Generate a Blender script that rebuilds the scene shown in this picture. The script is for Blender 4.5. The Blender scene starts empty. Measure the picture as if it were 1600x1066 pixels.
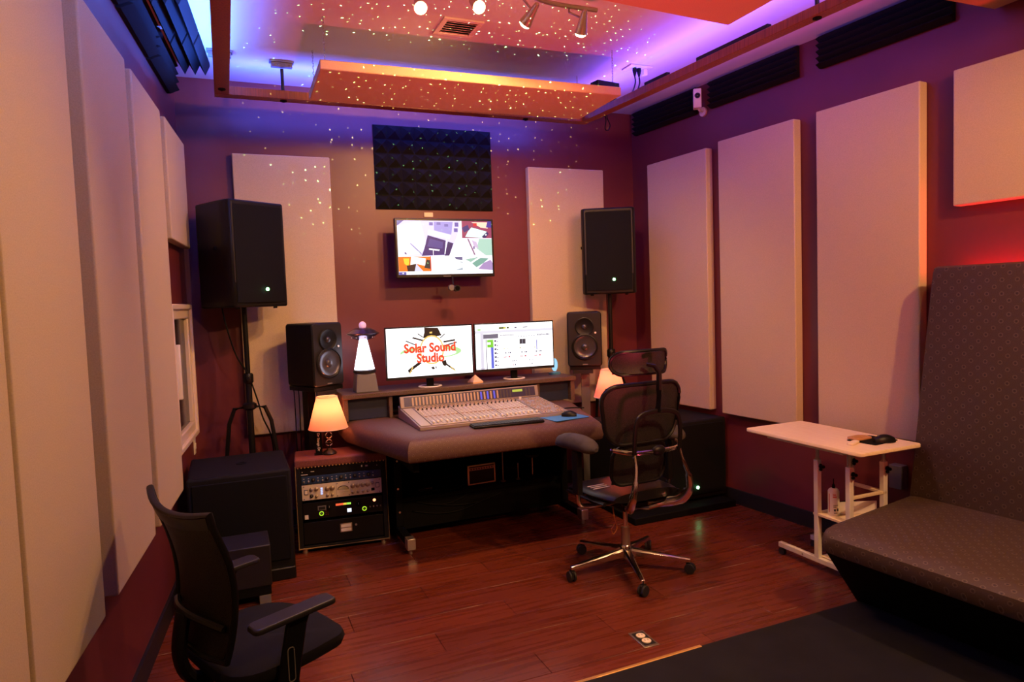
import bpy, bmesh, math, random
from mathutils import Matrix, Vector, Euler
random.seed(7)
sc = bpy.context.scene
COL = sc.collection
PI = math.pi
R = math.radians

# ---------------------------------------------------------------- camera
def cam_setup():
    F, YAW, PITCH, ROLL, H = 1070.0, R(22.6), R(3.4), R(2.0), 1.6
    fwd = Vector((math.sin(YAW)*math.cos(PITCH), math.cos(YAW)*math.cos(PITCH), -math.sin(PITCH)))
    right = Vector((math.cos(YAW), -math.sin(YAW), 0))
    up = right.cross(fwd)
    r = right*math.cos(ROLL) - up*math.sin(ROLL)
    u = up*math.cos(ROLL) + right*math.sin(ROLL)
    cd = bpy.data.cameras.new('camera'); cam = bpy.data.objects.new('camera', cd); COL.objects.link(cam)
    cd.sensor_width = 36; cd.lens = F*36/1600; cd.clip_start = 0.02
    M = Matrix((r, u, -fwd)).transposed().to_4x4(); M.translation = (0, 0, H)
    cam.matrix_world = M
    sc.camera = cam
cam_setup()

# ---------------------------------------------------------------- world, exposure
w = bpy.data.worlds.new('world'); sc.world = w; w.use_nodes = True
w.node_tree.nodes['Background'].inputs[0].default_value = (0.02, 0.015, 0.02, 1)
w.node_tree.nodes['Background'].inputs[1].default_value = 0.3
sc.view_settings.view_transform = 'Standard'
sc.view_settings.look = 'None'
sc.view_settings.gamma = 1.0
sc.view_settings.use_curve_mapping = False
sc.view_settings.exposure = 0.12
try:
    sc.cycles.use_denoising = True
    sc.cycles.denoiser = 'OPENIMAGEDENOISE'
    sc.cycles.sample_clamp_indirect = 4.0
    sc.cycles.max_bounces = 8
    sc.cycles.diffuse_bounces = 4
    sc.cycles.glossy_bounces = 4
except Exception:
    pass

# ---------------------------------------------------------------- lights
WARM = (1.0, 0.51, 0.21)
def lamp(name, kind, loc, energy, color, target=None, **kw):
    ld = bpy.data.lights.new(name, kind); ld.energy = energy; ld.color = color
    for k, v in kw.items(): setattr(ld, k, v)
    o = bpy.data.objects.new(name, ld); COL.objects.link(o); o.location = loc
    if target is not None:
        o.rotation_euler = (Vector(target)-Vector(loc)).to_track_quat('-Z', 'Y').to_euler()
    return o
# the four heads of the ceiling track (position of the bulb, aim point)
HEADS = [((0.93, 3.22, 3.00), (0.75, 1.0, 0.9)),
         ((1.19, 3.13, 3.00), (1.3, 1.2, 1.6)),
         ((1.47, 3.20, 2.99), (0.75, 5.0, 1.5)),
         ((1.78, 3.20, 2.98), (2.0, 4.9, 0.6))]
HEAD_E = [95, 95, 98, 80]
for (p, t), e in zip(HEADS, HEAD_E):
    d = (Vector(t)-Vector(p)).normalized()
    lamp('warm_spot_light', 'SPOT', Vector(p)+d*0.045, e, WARM, t, spot_size=R(125), spot_blend=0.7, shadow_soft_size=0.03)
# warm fill spots added above and behind the camera, no fixture modelled
for p, t, e in [((1.9, 0.7, 3.02), (2.2, 5.2, 1.0), 45), ((2.3, 0.8, 3.02), (1.2, 5.2, 1.0), 45),
                ((1.3, 0.2, 3.02), (-0.4, 2.6, 1.0), 110), ((2.6, 0.4, 3.02), (3.3, 3.0, 0.5), 210)]:
    lamp('warm_spot_light', 'SPOT', p, e, WARM, t, spot_size=R(100), spot_blend=0.8, shadow_soft_size=0.04)
# blue LED strips that lie on top of the hanging wooden frame and shine at the ceiling
BLUE = (0.17, 0.16, 1.0)
LEDS = [('x', 0.10, 2.58, 4.83, 34), ('y', 1.65, 4.7, -0.02, 66), ('y', 1.65, 4.7, 2.80, 28)]
LEDC = [(0.05, 0.10, 1.0), (0.05, 0.16, 1.0), (0.13, 0.07, 1.0)]
for (ax, a, b, c, e), BLUE in zip(LEDS, LEDC):
    L = b-a; m = (a+b)/2
    loc = (m, c, 3.0) if ax == 'x' else (c, m, 3.0)
    o = lamp('blue_led_light', 'AREA', loc, e, BLUE, None, shape='RECTANGLE', size=L if ax == 'x' else 0.02, size_y=0.02 if ax == 'x' else L)
    o.rotation_euler = (PI-R(32), 0, 0) if ax == 'x' else ((0, PI-R(20), 0) if c < 1 else (PI, 0, math.atan(0.072)))   # back and left strips lean towards their walls
# red LED strip between the banquette back and the right wall
def WR(y): return 3.40 + 0.09*(5.25-y)
def WL(y): return -0.40 + 0.09*(y-3.47)
WA = math.atan(0.09)
o = lamp('red_led_light', 'AREA', (WR(1.7)-0.035, 1.7, 1.60), 14, (1.0, 0.03, 0.035), None, shape='RECTANGLE', size=0.02, size_y=1.5)
o.rotation_euler = (PI, 0, WA)
lamp('added_red_spot', 'SPOT', (1.4, -0.6, 2.3), 150, (1.0, 0.08, 0.06), (3.2, 4.4, 1.9), spot_size=R(58), spot_blend=0.8, shadow_soft_size=0.05)  # unseen red spot added behind the camera to redden the right side
for p, t, e in (((1.05, 2.1, 0.12), (1.15, 3.25, 3.0), 140), ((2.1, 2.1, 0.12), (2.0, 3.25, 3.0), 140)):
    lamp('added_red_uplight', 'SPOT', p, e, (1.0, 0.08, 0.13), t, spot_size=R(68), spot_blend=0.9, shadow_soft_size=0.10)  # out-of-view floor spots added to tint ceiling and clouds red
# laser star projector: a sharp spot whose beam is broken into dots
def star_light():
    o = lamp('star_projector_light', 'SPOT', (1.55, 1.3, 0.8), 12.0, (0.35, 1.0, 0.30), (1.55, 4.1, 2.75), spot_size=R(44), spot_blend=1.0, shadow_soft_size=0.0)
    ld = o.data; ld.use_nodes = True; nt = ld.node_tree; N = nt.nodes; em = N['Emission']; ld.energy = 20
    tc = N.new('ShaderNodeTexCoord'); vo = N.new('ShaderNodeTexVoronoi'); vo.voronoi_dimensions = '2D'; vo.inputs['Scale'].default_value = 60
    nt.links.new(tc.outputs['Normal'], vo.inputs['Vector'])
    lt = N.new('ShaderNodeMath'); lt.operation = 'LESS_THAN'; lt.inputs[1].default_value = 0.068
    nt.links.new(vo.outputs['Distance'], lt.inputs[0])
    sx = N.new('ShaderNodeSeparateColor'); nt.links.new(vo.outputs['Color'], sx.inputs[0])
    gt = N.new('ShaderNodeMath'); gt.operation = 'POWER'; gt.inputs[1].default_value = 4; nt.links.new(sx.outputs[0], gt.inputs[0])
    mu = N.new('ShaderNodeMath'); mu.operation = 'MULTIPLY'; nt.links.new(lt.outputs[0], mu.inputs[0]); nt.links.new(gt.outputs[0], mu.inputs[1])
    m2 = N.new('ShaderNodeMath'); m2.operation = 'MULTIPLY'; m2.inputs[1].default_value = 1600; nt.links.new(mu.outputs[0], m2.inputs[0])
    nt.links.new(m2.outputs[0], em.inputs['Strength'])
star_light()

# ---------------------------------------------------------------- materials
def mat(name, col, rough=0.5, metal=0.0, emit=None, estr=0.0, noise=None, bump=None, spec=None, alpha=None, coat=0.0):
    """noise=(scale, second colour, stretch) mixes a second colour; bump=(scale, strength)"""
    m = bpy.data.materials.new(name); m.use_nodes = True; nt = m.node_tree; b = nt.nodes['Principled BSDF']
    b.inputs['Base Color'].default_value = (*col, 1); b.inputs['Roughness'].default_value = rough; b.inputs['Metallic'].default_value = metal
    if spec is not None: b.inputs['Specular IOR Level'].default_value = spec
    if coat: b.inputs['Coat Weight'].default_value = coat; b.inputs['Coat Roughness'].default_value = 0.15
    if emit: b.inputs['Emission Color'].default_value = (*emit, 1); b.inputs['Emission Strength'].default_value = estr
    if alpha is not None: b.inputs['Alpha'].default_value = alpha
    tc = None
    if noise or bump:
        tc = nt.nodes.new('ShaderNodeTexCoord'); mp = nt.nodes.new('ShaderNodeMapping'); nt.links.new(tc.outputs['Object'], mp.inputs[0])
    if noise:
        st = noise[2] if len(noise) > 2 else (1, 1, 1); mp.inputs['Scale'].default_value = st
        n = nt.nodes.new('ShaderNodeTexNoise'); n.inputs['Scale'].default_value = noise[0]; n.inputs['Detail'].default_value = 5
        nt.links.new(mp.outputs[0], n.inputs['Vector'])
        rp = nt.nodes.new('ShaderNodeMapRange'); rp.inputs[1].default_value = 0.35; rp.inputs[2].default_value = 0.68; nt.links.new(n.outputs[0], rp.inputs[0])
        mx = nt.nodes.new('ShaderNodeMix'); mx.data_type = 'RGBA'; mx.inputs[6].default_value = (*col, 1); mx.inputs[7].default_value = (*noise[1], 1)
        nt.links.new(rp.outputs[0], mx.inputs[0]); nt.links.new(mx.outputs[2], b.inputs['Base Color'])
    if bump:
        n2 = nt.nodes.new('ShaderNodeTexNoise'); n2.inputs['Scale'].default_value = bump[0]; n2.inputs['Detail'].default_value = 3
        nt.links.new(tc.outputs['Object'], n2.inputs['Vector'])
        bp = nt.nodes.new('ShaderNodeBump'); bp.inputs['Strength'].default_value = bump[1]; bp.inputs['Distance'].default_value = 0.002
        nt.links.new(n2.outputs[0], bp.inputs['Height']); nt.links.new(bp.outputs[0], b.inputs['Normal'])
    return m

M = {}
M['wall'] = mat('burgundy_paint', (0.150, 0.026, 0.028), 0.42, noise=(2.5, (0.125, 0.021, 0.024)), bump=(160, 0.12))
M['ceil'] = mat('ceiling_paint', (0.66, 0.62, 0.58), 0.8, bump=(120, 0.15))
M['cream'] = mat('cream_fabric', (0.62, 0.50, 0.34), 0.95, noise=(260, (0.54, 0.43, 0.29)), bump=(900, 0.5), spec=0.1)
M['cloudfab'] = mat('cloud_fabric', (0.64, 0.38, 0.22), 0.95, noise=(240, (0.56, 0.33, 0.19)), bump=(900, 0.5), spec=0.1)
M['foam'] = mat('charcoal_foam', (0.013, 0.012, 0.014), 0.95, bump=(500, 0.6), spec=0.1)
M['black'] = mat('black_plastic', (0.006, 0.0055, 0.0055), 0.40, bump=(300, 0.15), spec=0.25)
M['blackm'] = mat('matt_black', (0.004, 0.004, 0.004), 0.75, spec=0.12)
M['carpetblk'] = mat('black_box_covering', (0.009, 0.008, 0.008), 0.7, noise=(300, (0.005, 0.0045, 0.005)), bump=(500, 0.5), spec=0.2)
M['grille'] = mat('speaker_grille', (0.004, 0.004, 0.004), 0.6, bump=(900, 0.7), spec=0.15)
M['grey'] = mat('grey_plastic', (0.16, 0.155, 0.15), 0.5)
M['dgrey'] = mat('dark_grey_plastic', (0.017, 0.015, 0.016), 0.45, spec=0.3)
M['silver'] = mat('brushed_aluminium', (0.62, 0.58, 0.52), 0.35, 0.85)
M['face'] = mat('silver_faceplate', (0.66, 0.58, 0.47), 0.45, 0.15)
M['chrome'] = mat('chrome', (0.75, 0.72, 0.70), 0.16, 1.0)
M['nickel'] = mat('brushed_nickel', (0.5, 0.42, 0.33), 0.35, 0.9)
M['white'] = mat('white_paint', (0.78, 0.74, 0.68), 0.4)
M['trimwhite'] = mat('white_gloss_trim', (0.76, 0.64, 0.52), 0.35)
M['baseb'] = mat('black_baseboard', (0.012, 0.010, 0.010), 0.5)
M['gold'] = mat('gold_trim', (0.72, 0.42, 0.14), 0.35, 0.6)
M['brass'] = mat('tan_edging', (0.42, 0.28, 0.13), 0.5, noise=(60, (0.30, 0.20, 0.09)))
M['edgegold'] = mat('gold_edging', (0.80, 0.62, 0.36), 0.5)
M['cable'] = mat('black_cable', (0.006, 0.006, 0.006), 0.7, spec=0.15)
M['cableo'] = mat('orange_cable', (0.45, 0.15, 0.03), 0.5)
M['leather'] = mat('black_leather', (0.008, 0.007, 0.007), 0.32, bump=(120, 0.3))
M['fabricblk'] = mat('black_seat_fabric', (0.008, 0.007, 0.007), 0.9, bump=(600, 0.6), spec=0.2)
M['matblk'] = mat('black_floor_covering', (0.010, 0.009, 0.010), 0.8, noise=(6, (0.014, 0.013, 0.014)), bump=(400, 0.6), spec=0.2)
M['maple'] = mat('pale_maple', (0.88, 0.76, 0.54), 0.4, noise=(6, (0.80, 0.66, 0.44), (14, 1, 14)))
M['beam'] = mat('stained_beam_wood', (0.26, 0.065, 0.025), 0.4, noise=(5, (0.13, 0.03, 0.012), (22, 22, 1)), bump=(60, 0.3))
M['glass'] = mat('dark_window_glass', (0.006, 0.006, 0.006), 0.12, spec=0.12)
M['cone'] = mat('speaker_cone', (0.070, 0.066, 0.072), 0.30, 0.5)
M['rubber'] = mat('black_rubber', (0.012, 0.012, 0.012), 0.6)
M['cream2'] = mat('cream_plastic', (0.80, 0.72, 0.55), 0.4)
M['skin'] = mat('amber_item', (0.55, 0.28, 0.10), 0.4)
M['paper'] = mat('white_paper', (0.75, 0.72, 0.70), 0.7)
M['redpr'] = mat('red_print', (0.6, 0.08, 0.05), 0.5)
M['dkprint'] = mat('dark_print', (0.05, 0.04, 0.05), 0.6)
M['whitepr'] = mat('white_print', (0.7, 0.66, 0.62), 0.5)
M['navy'] = mat('navy_panel', (0.012, 0.018, 0.045), 0.5)
M['bluepad'] = mat('blue_mouse_pad', (0.04, 0.22, 0.55), 0.6)
M['bluepanel'] = mat('dark_blue_faceplate', (0.02, 0.045, 0.11), 0.35)
M['mixer'] = mat('console_beige', (0.50, 0.42, 0.34), 0.4, 0.2)
M['mixer2'] = mat('console_taupe', (0.30, 0.25, 0.23), 0.45, 0.2)
M['mixdk'] = mat('console_dark', (0.03, 0.027, 0.03), 0.4)
M['capw'] = mat('fader_cap_white', (0.85, 0.80, 0.75), 0.35)
M['btn'] = mat('console_button', (0.45, 0.33, 0.25), 0.4)
M['lightmet'] = mat('meter_glass', (0.05, 0.045, 0.10), 0.2)
M['bulb'] = mat('bulb_glow', (1, 0.8, 0.5), 0.5, emit=(1.0, 0.66, 0.30), estr=22)
M['screenblk'] = mat('screen_bezel', (0.012, 0.012, 0.014), 0.25)
def emi(name, col, s=1.0):
    return mat(name, (0, 0, 0), 0.4, emit=col, estr=s)
M['ledg'] = emi('green_led', (0.25, 1.0, 0.35), 14)
M['ledblue'] = emi('blue_led_strip', (0.25, 0.3, 1.0), 3)
M['ledred'] = emi('red_led_strip', (1.0, 0.1, 0.1), 3)
M['beamglow'] = emi('saucer_beam_glow', (0.86, 0.80, 1.0), 5.0)
M['blueglow'] = emi('pale_blue_glow', (0.35, 0.75, 1.0), 0.9)

def shade_mat():
    m = bpy.data.materials.new('lamp_shade_cloth'); m.use_nodes = True; nt = m.node_tree; N = nt.nodes
    out = N['Material Output']; b = N['Principled BSDF']; b.inputs['Base Color'].default_value = (0.85, 0.62, 0.44, 1); b.inputs['Roughness'].default_value = 0.9
    tr = N.new('ShaderNodeBsdfTranslucent'); tr.inputs[0].default_value = (0.95, 0.60, 0.38, 1)
    mx = N.new('ShaderNodeMixShader'); mx.inputs[0].default_value = 0.55
    nt.links.new(b.outputs[0], mx.inputs[1]); nt.links.new(tr.outputs[0], mx.inputs[2]); nt.links.new(mx.outputs[0], out.inputs[0])
    return m
M['shade'] = shade_mat()

def mesh_mat(name, col, dens, scale):
    m = bpy.data.materials.new(name); m.use_nodes = True; nt = m.node_tree; N = nt.nodes
    out = N['Material Output']; b = N['Principled BSDF']; b.inputs['Base Color'].default_value = (*col, 1); b.inputs['Roughness'].default_value = 0.6
    tr = N.new('ShaderNodeBsdfTransparent'); mx = N.new('ShaderNodeMixShader')
    tc = N.new('ShaderNodeTexCoord'); v = N.new('ShaderNodeTexVoronoi'); v.inputs['Scale'].default_value = scale
    nt.links.new(tc.outputs['Object'], v.inputs[0])
    mr = N.new('ShaderNodeMapRange'); mr.inputs[1].default_value = 0.1; mr.inputs[2].default_value = 0.6; mr.inputs[3].default_value = max(0, dens-0.25); mr.inputs[4].default_value = min(1, dens+0.25)
    nt.links.new(v.outputs['Distance'], mr.inputs[0]); nt.links.new(mr.outputs[0], mx.inputs[0])
    nt.links.new(tr.outputs[0], mx.inputs[1]); nt.links.new(b.outputs[0], mx.inputs[2]); nt.links.new(mx.outputs[0], out.inputs[0])
    return m
M['mesh'] = mesh_mat('black_chair_mesh', (0.010, 0.008, 0.008), 0.92, 300)
M['meshd'] = mesh_mat('dense_black_chair_mesh', (0.005, 0.0045, 0.0045), 0.97, 300)

def upholstery(name, c0, c1, c2, s, axes=(0, 1), plus=None):
    """brown cloth printed with rows of small pale rings"""
    m = bpy.data.materials.new(name); m.use_nodes = True; nt = m.node_tree; N = nt.nodes; L = nt.links
    b = N['Principled BSDF']; b.inputs['Roughness'].default_value = 0.62
    tc = N.new('ShaderNodeTexCoord'); mp = N.new('ShaderNodeMapping'); mp.inputs['Scale'].default_value = (s, s, s)
    L.new(tc.outputs['Object'], mp.inputs[0]); sep = N.new('ShaderNodeSeparateXYZ'); L.new(mp.outputs[0], sep.inputs[0])
    def math_(op, a, b_=None, c_=None):
        n = N.new('ShaderNodeMath'); n.operation = op
        for i, v in enumerate((a, b_, c_)):
            if v is None: continue
            if isinstance(v, (int, float)): n.inputs[i].default_value = v
            else: L.new(v, n.inputs[i])
        return n.outputs[0]
    u, v = sep.outputs[axes[0]], sep.outputs[axes[1]]
    if plus is not None: u, v = (math_('ADD', u, sep.outputs[2]), v) if plus == 0 else (u, math_('ADD', v, sep.outputs[2]))
    u = math_('MULTIPLY', u, 0.5); row = math_('FLOOR', v); half = math_('MULTIPLY', math_('MODULO', row, 2.0), 0.5)
    fu = math_('SUBTRACT', math_('FRACT', math_('ADD', u, half)), 0.5); fu = math_('MULTIPLY', fu, 2.0); fv = math_('SUBTRACT', math_('FRACT', v), 0.5)
    d = math_('SQRT', math_('ADD', math_('MULTIPLY', fu, fu), math_('MULTIPLY', fv, fv)))
    ring = math_('LESS_THAN', math_('ABSOLUTE', math_('SUBTRACT', d, 0.27)), 0.055)
    dot = math_('LESS_THAN', d, 0.09)
    nz = N.new('ShaderNodeTexNoise'); nz.inputs['Scale'].default_value = 260; L.new(tc.outputs['Object'], nz.inputs['Vector'])
    rs = math_('MULTIPLY', ring, nz.outputs[0])
    a = N.new('ShaderNodeMix'); a.data_type = 'RGBA'; a.inputs[6].default_value = (*c0, 1); a.inputs[7].default_value = (*c1, 1); L.new(rs, a.inputs[0])
    b2 = N.new('ShaderNodeMix'); b2.data_type = 'RGBA'; b2.inputs[7].default_value = (*c2, 1); L.new(a.outputs[2], b2.inputs[6]); L.new(dot, b2.inputs[0])
    L.new(b2.outputs[2], b.inputs['Base Color'])
    bp = N.new('ShaderNodeBump'); bp.inputs['Strength'].default_value = 0.5; bp.inputs['Distance'].default_value = 0.002
    L.new(nz.outputs[0], bp.inputs['Height']); L.new(bp.outputs[0], b.inputs['Normal'])
    return m
UPC = ((0.062, 0.034, 0.016), (0.16, 0.12, 0.075), (0.022, 0.010, 0.008))
M['upb'] = upholstery('ring_pattern_upholstery_back', *UPC, 30, (1, 2))
M['ups'] = upholstery('ring_pattern_upholstery_seat', *UPC, 30, (1, 0), 1)
M['desk'] = upholstery('ring_pattern_desk_padding', (0.110, 0.052, 0.038), (0.20, 0.13, 0.09), (0.03, 0.018, 0.015), 42, (0, 1), 1)
M['deskv'] = upholstery('ring_pattern_desk_shelf', (0.095, 0.055, 0.038), (0.18, 0.13, 0.09), (0.03, 0.018, 0.015), 42, (0, 2))

def floor_mat():
    m = bpy.data.materials.new('cherry_laminate'); m.use_nodes = True; nt = m.node_tree; N = nt.nodes; L = nt.links
    b = N['Principled BSDF']; b.inputs['Roughness'].default_value = 0.24; b.inputs['Specular IOR Level'].default_value = 0.45
    tc = N.new('ShaderNodeTexCoord'); mp = N.new('ShaderNodeMapping'); mp.inputs['Scale'].default_value = (0.8, 11, 1); oi = N.new('ShaderNodeObjectInfo')
    ad = N.new('ShaderNodeVectorMath'); ad.operation = 'ADD'; L.new(tc.outputs['Object'], ad.inputs[0]); L.new(oi.outputs['Location'], ad.inputs[1])
    L.new(ad.outputs[0], mp.inputs[0]); n = N.new('ShaderNodeTexNoise'); n.inputs['Scale'].default_value = 3.0; n.inputs['Detail'].default_value = 5; n.inputs['Roughness'].default_value = 0.5
    L.new(mp.outputs[0], n.inputs['Vector'])
    cr = N.new('ShaderNodeValToRGB'); cr.color_ramp.elements[0].position = 0.30; cr.color_ramp.elements[0].color = (0.105, 0.019, 0.008, 1)
    cr.color_ramp.elements[1].position = 0.75; cr.color_ramp.elements[1].color = (0.175, 0.037, 0.014, 1); L.new(n.outputs[0], cr.inputs[0])
    hs = N.new('ShaderNodeHueSaturation'); mr = N.new('ShaderNodeMapRange'); mr.inputs[3].default_value = 0.85; mr.inputs[4].default_value = 1.15
    L.new(oi.outputs['Random'], mr.inputs[0]); L.new(mr.outputs[0], hs.inputs['Value']); L.new(cr.outputs[0], hs.inputs['Color']); L.new(hs.outputs[0], b.inputs['Base Color'])
    r2 = N.new('ShaderNodeMapRange'); r2.inputs[3].default_value = 0.20; r2.inputs[4].default_value = 0.36; L.new(n.outputs[0], r2.inputs[0]); L.new(r2.outputs[0], b.inputs['Roughness'])
    return m
M['floor'] = floor_mat()

# ---------------------------------------------------------------- mesh helpers
def frame(d):
    d = Vector(d).normalized(); a = Vector((0, 0, 1)) if abs(d.z) < 0.95 else Vector((1, 0, 0))
    u = d.cross(a).normalized(); v = u.cross(d).normalized(); return u, v
class MB:
    def __init__(s): s.bm = bmesh.new()
    def _add(s, vs, fs, T=None):
        bv = [s.bm.verts.new((T @ Vector(v)) if T else v) for v in vs]
        for f in fs:
            try: s.bm.faces.new([bv[i] for i in f])
            except ValueError: pass
        return s
    def bx(s, x0, x1, y0, y1, z0, z1, T=None):
        return s._add([(x, y, z) for z in (z0, z1) for y in (y0, y1) for x in (x0, x1)],
                      [(0, 2, 3, 1), (4, 5, 7, 6), (0, 1, 5, 4), (2, 6, 7, 3), (0, 4, 6, 2), (1, 3, 7, 5)], T)
    def box(s, c, d, T=None): return s.bx(c[0]-d[0]/2, c[0]+d[0]/2, c[1]-d[1]/2, c[1]+d[1]/2, c[2]-d[2]/2, c[2]+d[2]/2, T)
    def prism(s, poly, z0, z1, T=None):
        """poly: (x, y) corners counterclockwise, extruded along z"""
        n = len(poly); vs = [(x, y, z0) for x, y in poly]+[(x, y, z1) for x, y in poly]
        return s._add(vs, [tuple(range(n-1, -1, -1)), tuple(range(n, 2*n))]+[(i, (i+1) % n, n+(i+1) % n, n+i) for i in range(n)], T)
    def loft(s, rings, cap=True, closed=True, T=None):
        n = len(rings[0]); vs = [p for r in rings for p in r]; fs = []
        for k in range(len(rings)-1):
            for i in range(n if closed else n-1):
                j = (i+1) % n; fs.append((k*n+i, k*n+j, (k+1)*n+j, (k+1)*n+i))
        if cap: fs += [tuple(range(n-1, -1, -1)), tuple(range((len(rings)-1)*n, len(rings)*n))]
        return s._add(vs, fs, T)
    def cyl(s, p0, p1, r0, r1=None, n=16, T=None):
        r1 = r0 if r1 is None else r1; p0 = Vector(p0); p1 = Vector(p1); u, v = frame(p1-p0)
        rg = lambda c, r: [c+(u*math.cos(2*PI*i/n)+v*math.sin(2*PI*i/n))*r for i in range(n)]
        return s.loft([rg(p0, r0), rg(p1, r1)], T=T)
    def lathe(s, prof, c=(0, 0, 0), n=24, T=None, cap=True):
        return s.loft([[(c[0]+r*math.cos(2*PI*i/n), c[1]+r*math.sin(2*PI*i/n), c[2]+z) for i in range(n)] for r, z in prof], cap=cap, T=T)
    def tube(s, pts, r, n=8, closed=False, sx=1.0, sy=1.0, T=None, up=None):
        pts = [Vector(p) for p in pts]; m = len(pts); rr = r if isinstance(r, (list, tuple)) else [r]*m; rings = []; pu = None
        for i, p in enumerate(pts):
            a = pts[(i-1) % m] if (closed or i > 0) else p; b = pts[(i+1) % m] if (closed or i < m-1) else p
            d = (b-a).normalized()
            if up is not None: u = Vector(up).cross(d).normalized(); v = d.cross(u)
            elif pu is None: u, v = frame(d)
            else: u = (pu-d*pu.dot(d)).normalized(); v = d.cross(u)
            pu = u
            rings.append([p+(u*math.cos(2*PI*k/n)*sx+v*math.sin(2*PI*k/n)*sy)*rr[i] for k in range(n)])
        if closed: rings.append(rings[0]); return s.loft(rings, cap=False, T=T)
        return s.loft(rings, T=T)
    def ball(s, c, r, n=16, T=None):
        r = (r, r, r) if isinstance(r, (int, float)) else r
        prof = [(max(1e-4, math.sin(PI*i/(n//2))), -math.cos(PI*i/(n//2))) for i in range(n//2+1)]
        return s.loft([[(c[0]+r[0]*a*math.cos(2*PI*k/n), c[1]+r[1]*a*math.sin(2*PI*k/n), c[2]+r[2]*b) for k in range(n)] for a, b in prof], T=T)
    def surf(s, fn, nu, nv, th=0.0, T=None):
        """a sheet fn(u, v) with thickness th along its normal"""
        g = [[Vector(fn(i/nu, j/nv)) for i in range(nu+1)] for j in range(nv+1)]
        W = nu+1; vs = [p for r in g for p in r]; fs = [(j*W+i, j*W+i+1, (j+1)*W+i+1, (j+1)*W+i) for j in range(nv) for i in range(nu)]
        if th:
            nn = []
            for j in range(nv+1):
                for i in range(nu+1):
                    a = g[j][min(i+1, nu)]-g[j][max(i-1, 0)]; b = g[min(j+1, nv)][i]-g[max(j-1, 0)][i]; nn.append(a.cross(b).normalized())
            k = len(vs); vs2 = [vs[i]-nn[i]*th for i in range(k)]; fs2 = [tuple(k+q for q in reversed(f)) for f in fs]
            rim = [j for j in range(W)]+[j*W+nu for j in range(1, nv+1)]+[nv*W+i for i in range(nu-1, -1, -1)]+[j*W for j in range(nv-1, 0, -1)]
            fs3 = [(rim[(q+1) % len(rim)], rim[q], k+rim[q], k+rim[(q+1) % len(rim)]) for q in range(len(rim))]
            vs = vs+vs2; fs = fs+fs2+fs3
        return s._add(vs, fs, T)
    def build(s, name, m, parent=None, bevel=0, smooth=True, world=False, T=None, label=None, kind=None, seg=2, sub=0):
        bm = s.bm
        if T is not None: bmesh.ops.transform(bm, matrix=T, verts=bm.verts)
        if world and parent is not None: bmesh.ops.transform(bm, matrix=wm(parent).inverted(), verts=bm.verts)
        bmesh.ops.recalc_face_normals(bm, faces=bm.faces)
        if smooth:
            for f in bm.faces: f.smooth = True
            for e in bm.edges:
                e.smooth = len(e.link_faces) == 2 and e.calc_face_angle(0) < R(38)
        me = bpy.data.meshes.new(name); bm.to_mesh(me); bm.free(); me.materials.append(m if not isinstance(m, str) else M[m])
        o = bpy.data.objects.new(name, me); COL.objects.link(o); o.parent = parent
        if bevel:
            b = o.modifiers.new('bevel', 'BEVEL'); b.width = bevel; b.segments = seg; b.limit_method = 'ANGLE'; b.angle_limit = R(40); b.harden_normals = False
        if sub:
            q = o.modifiers.new('sub', 'SUBSURF'); q.levels = sub; q.render_levels = sub
        if label: o['label'] = label
        if kind: o['kind'] = kind
        return o
def wm(o):
    m = Matrix.LocRotScale(o.location, o.rotation_euler, o.scale)
    return wm(o.parent) @ m if o.parent else m
def TR(x=0, y=0, z=0, rx=0, ry=0, rz=0): return Matrix.Translation((x, y, z)) @ Euler((rx, ry, rz)).to_matrix().to_4x4()
def thing(name, label, cat, loc=(0, 0, 0), rz=0, group=None, rot=None):
    o = bpy.data.objects.new(name, None); o.empty_display_size = 0.05; COL.objects.link(o); o.location = loc; o.rotation_euler = rot if rot else (0, 0, rz)
    o['label'] = label; o['category'] = cat
    if group: o['group'] = group
    return o
def tag(o, label, cat, group=None):
    o['label'] = label; o['category'] = cat
    if group: o['group'] = group
    return o
def solo(mb, name, m, label, cat, loc=(0, 0, 0), rz=0, group=None, **kw):
    """one-mesh thing; mesh given in local coordinates"""
    o = mb.build(name, m, None, **kw); o.location = loc; o.rotation_euler = (0, 0, rz); return tag(o, label, cat, group)
def soloW(mb, name, m, label, cat, group=None, **kw):
    """one-mesh thing; mesh given in world coordinates, origin moved to its base"""
    o = mb.build(name, m, None, **kw); recentre(o); return tag(o, label, cat, group)
def recentre(o):
    vs = [v.co for v in o.data.vertices]
    lo = Vector((min(v[i] for v in vs) for i in range(3))); hi = Vector((max(v[i] for v in vs) for i in range(3)))
    c = Vector(((lo.x+hi.x)/2, (lo.y+hi.y)/2, lo.z)); o.data.transform(Matrix.Translation(-c)); o.location = c
def dup(o, parent=None):
    c = o.copy(); COL.objects.link(c)
    if parent: c.parent = parent
    return c
def dup_tree(o, parent=None):
    c = dup(o, parent)
    for ch in list(o.children): dup_tree(ch, c)
    return c
def struct(mb, name, m, **kw):
    o = mb.build(name, m, None, **kw); o['kind'] = 'structure'; return o
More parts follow.
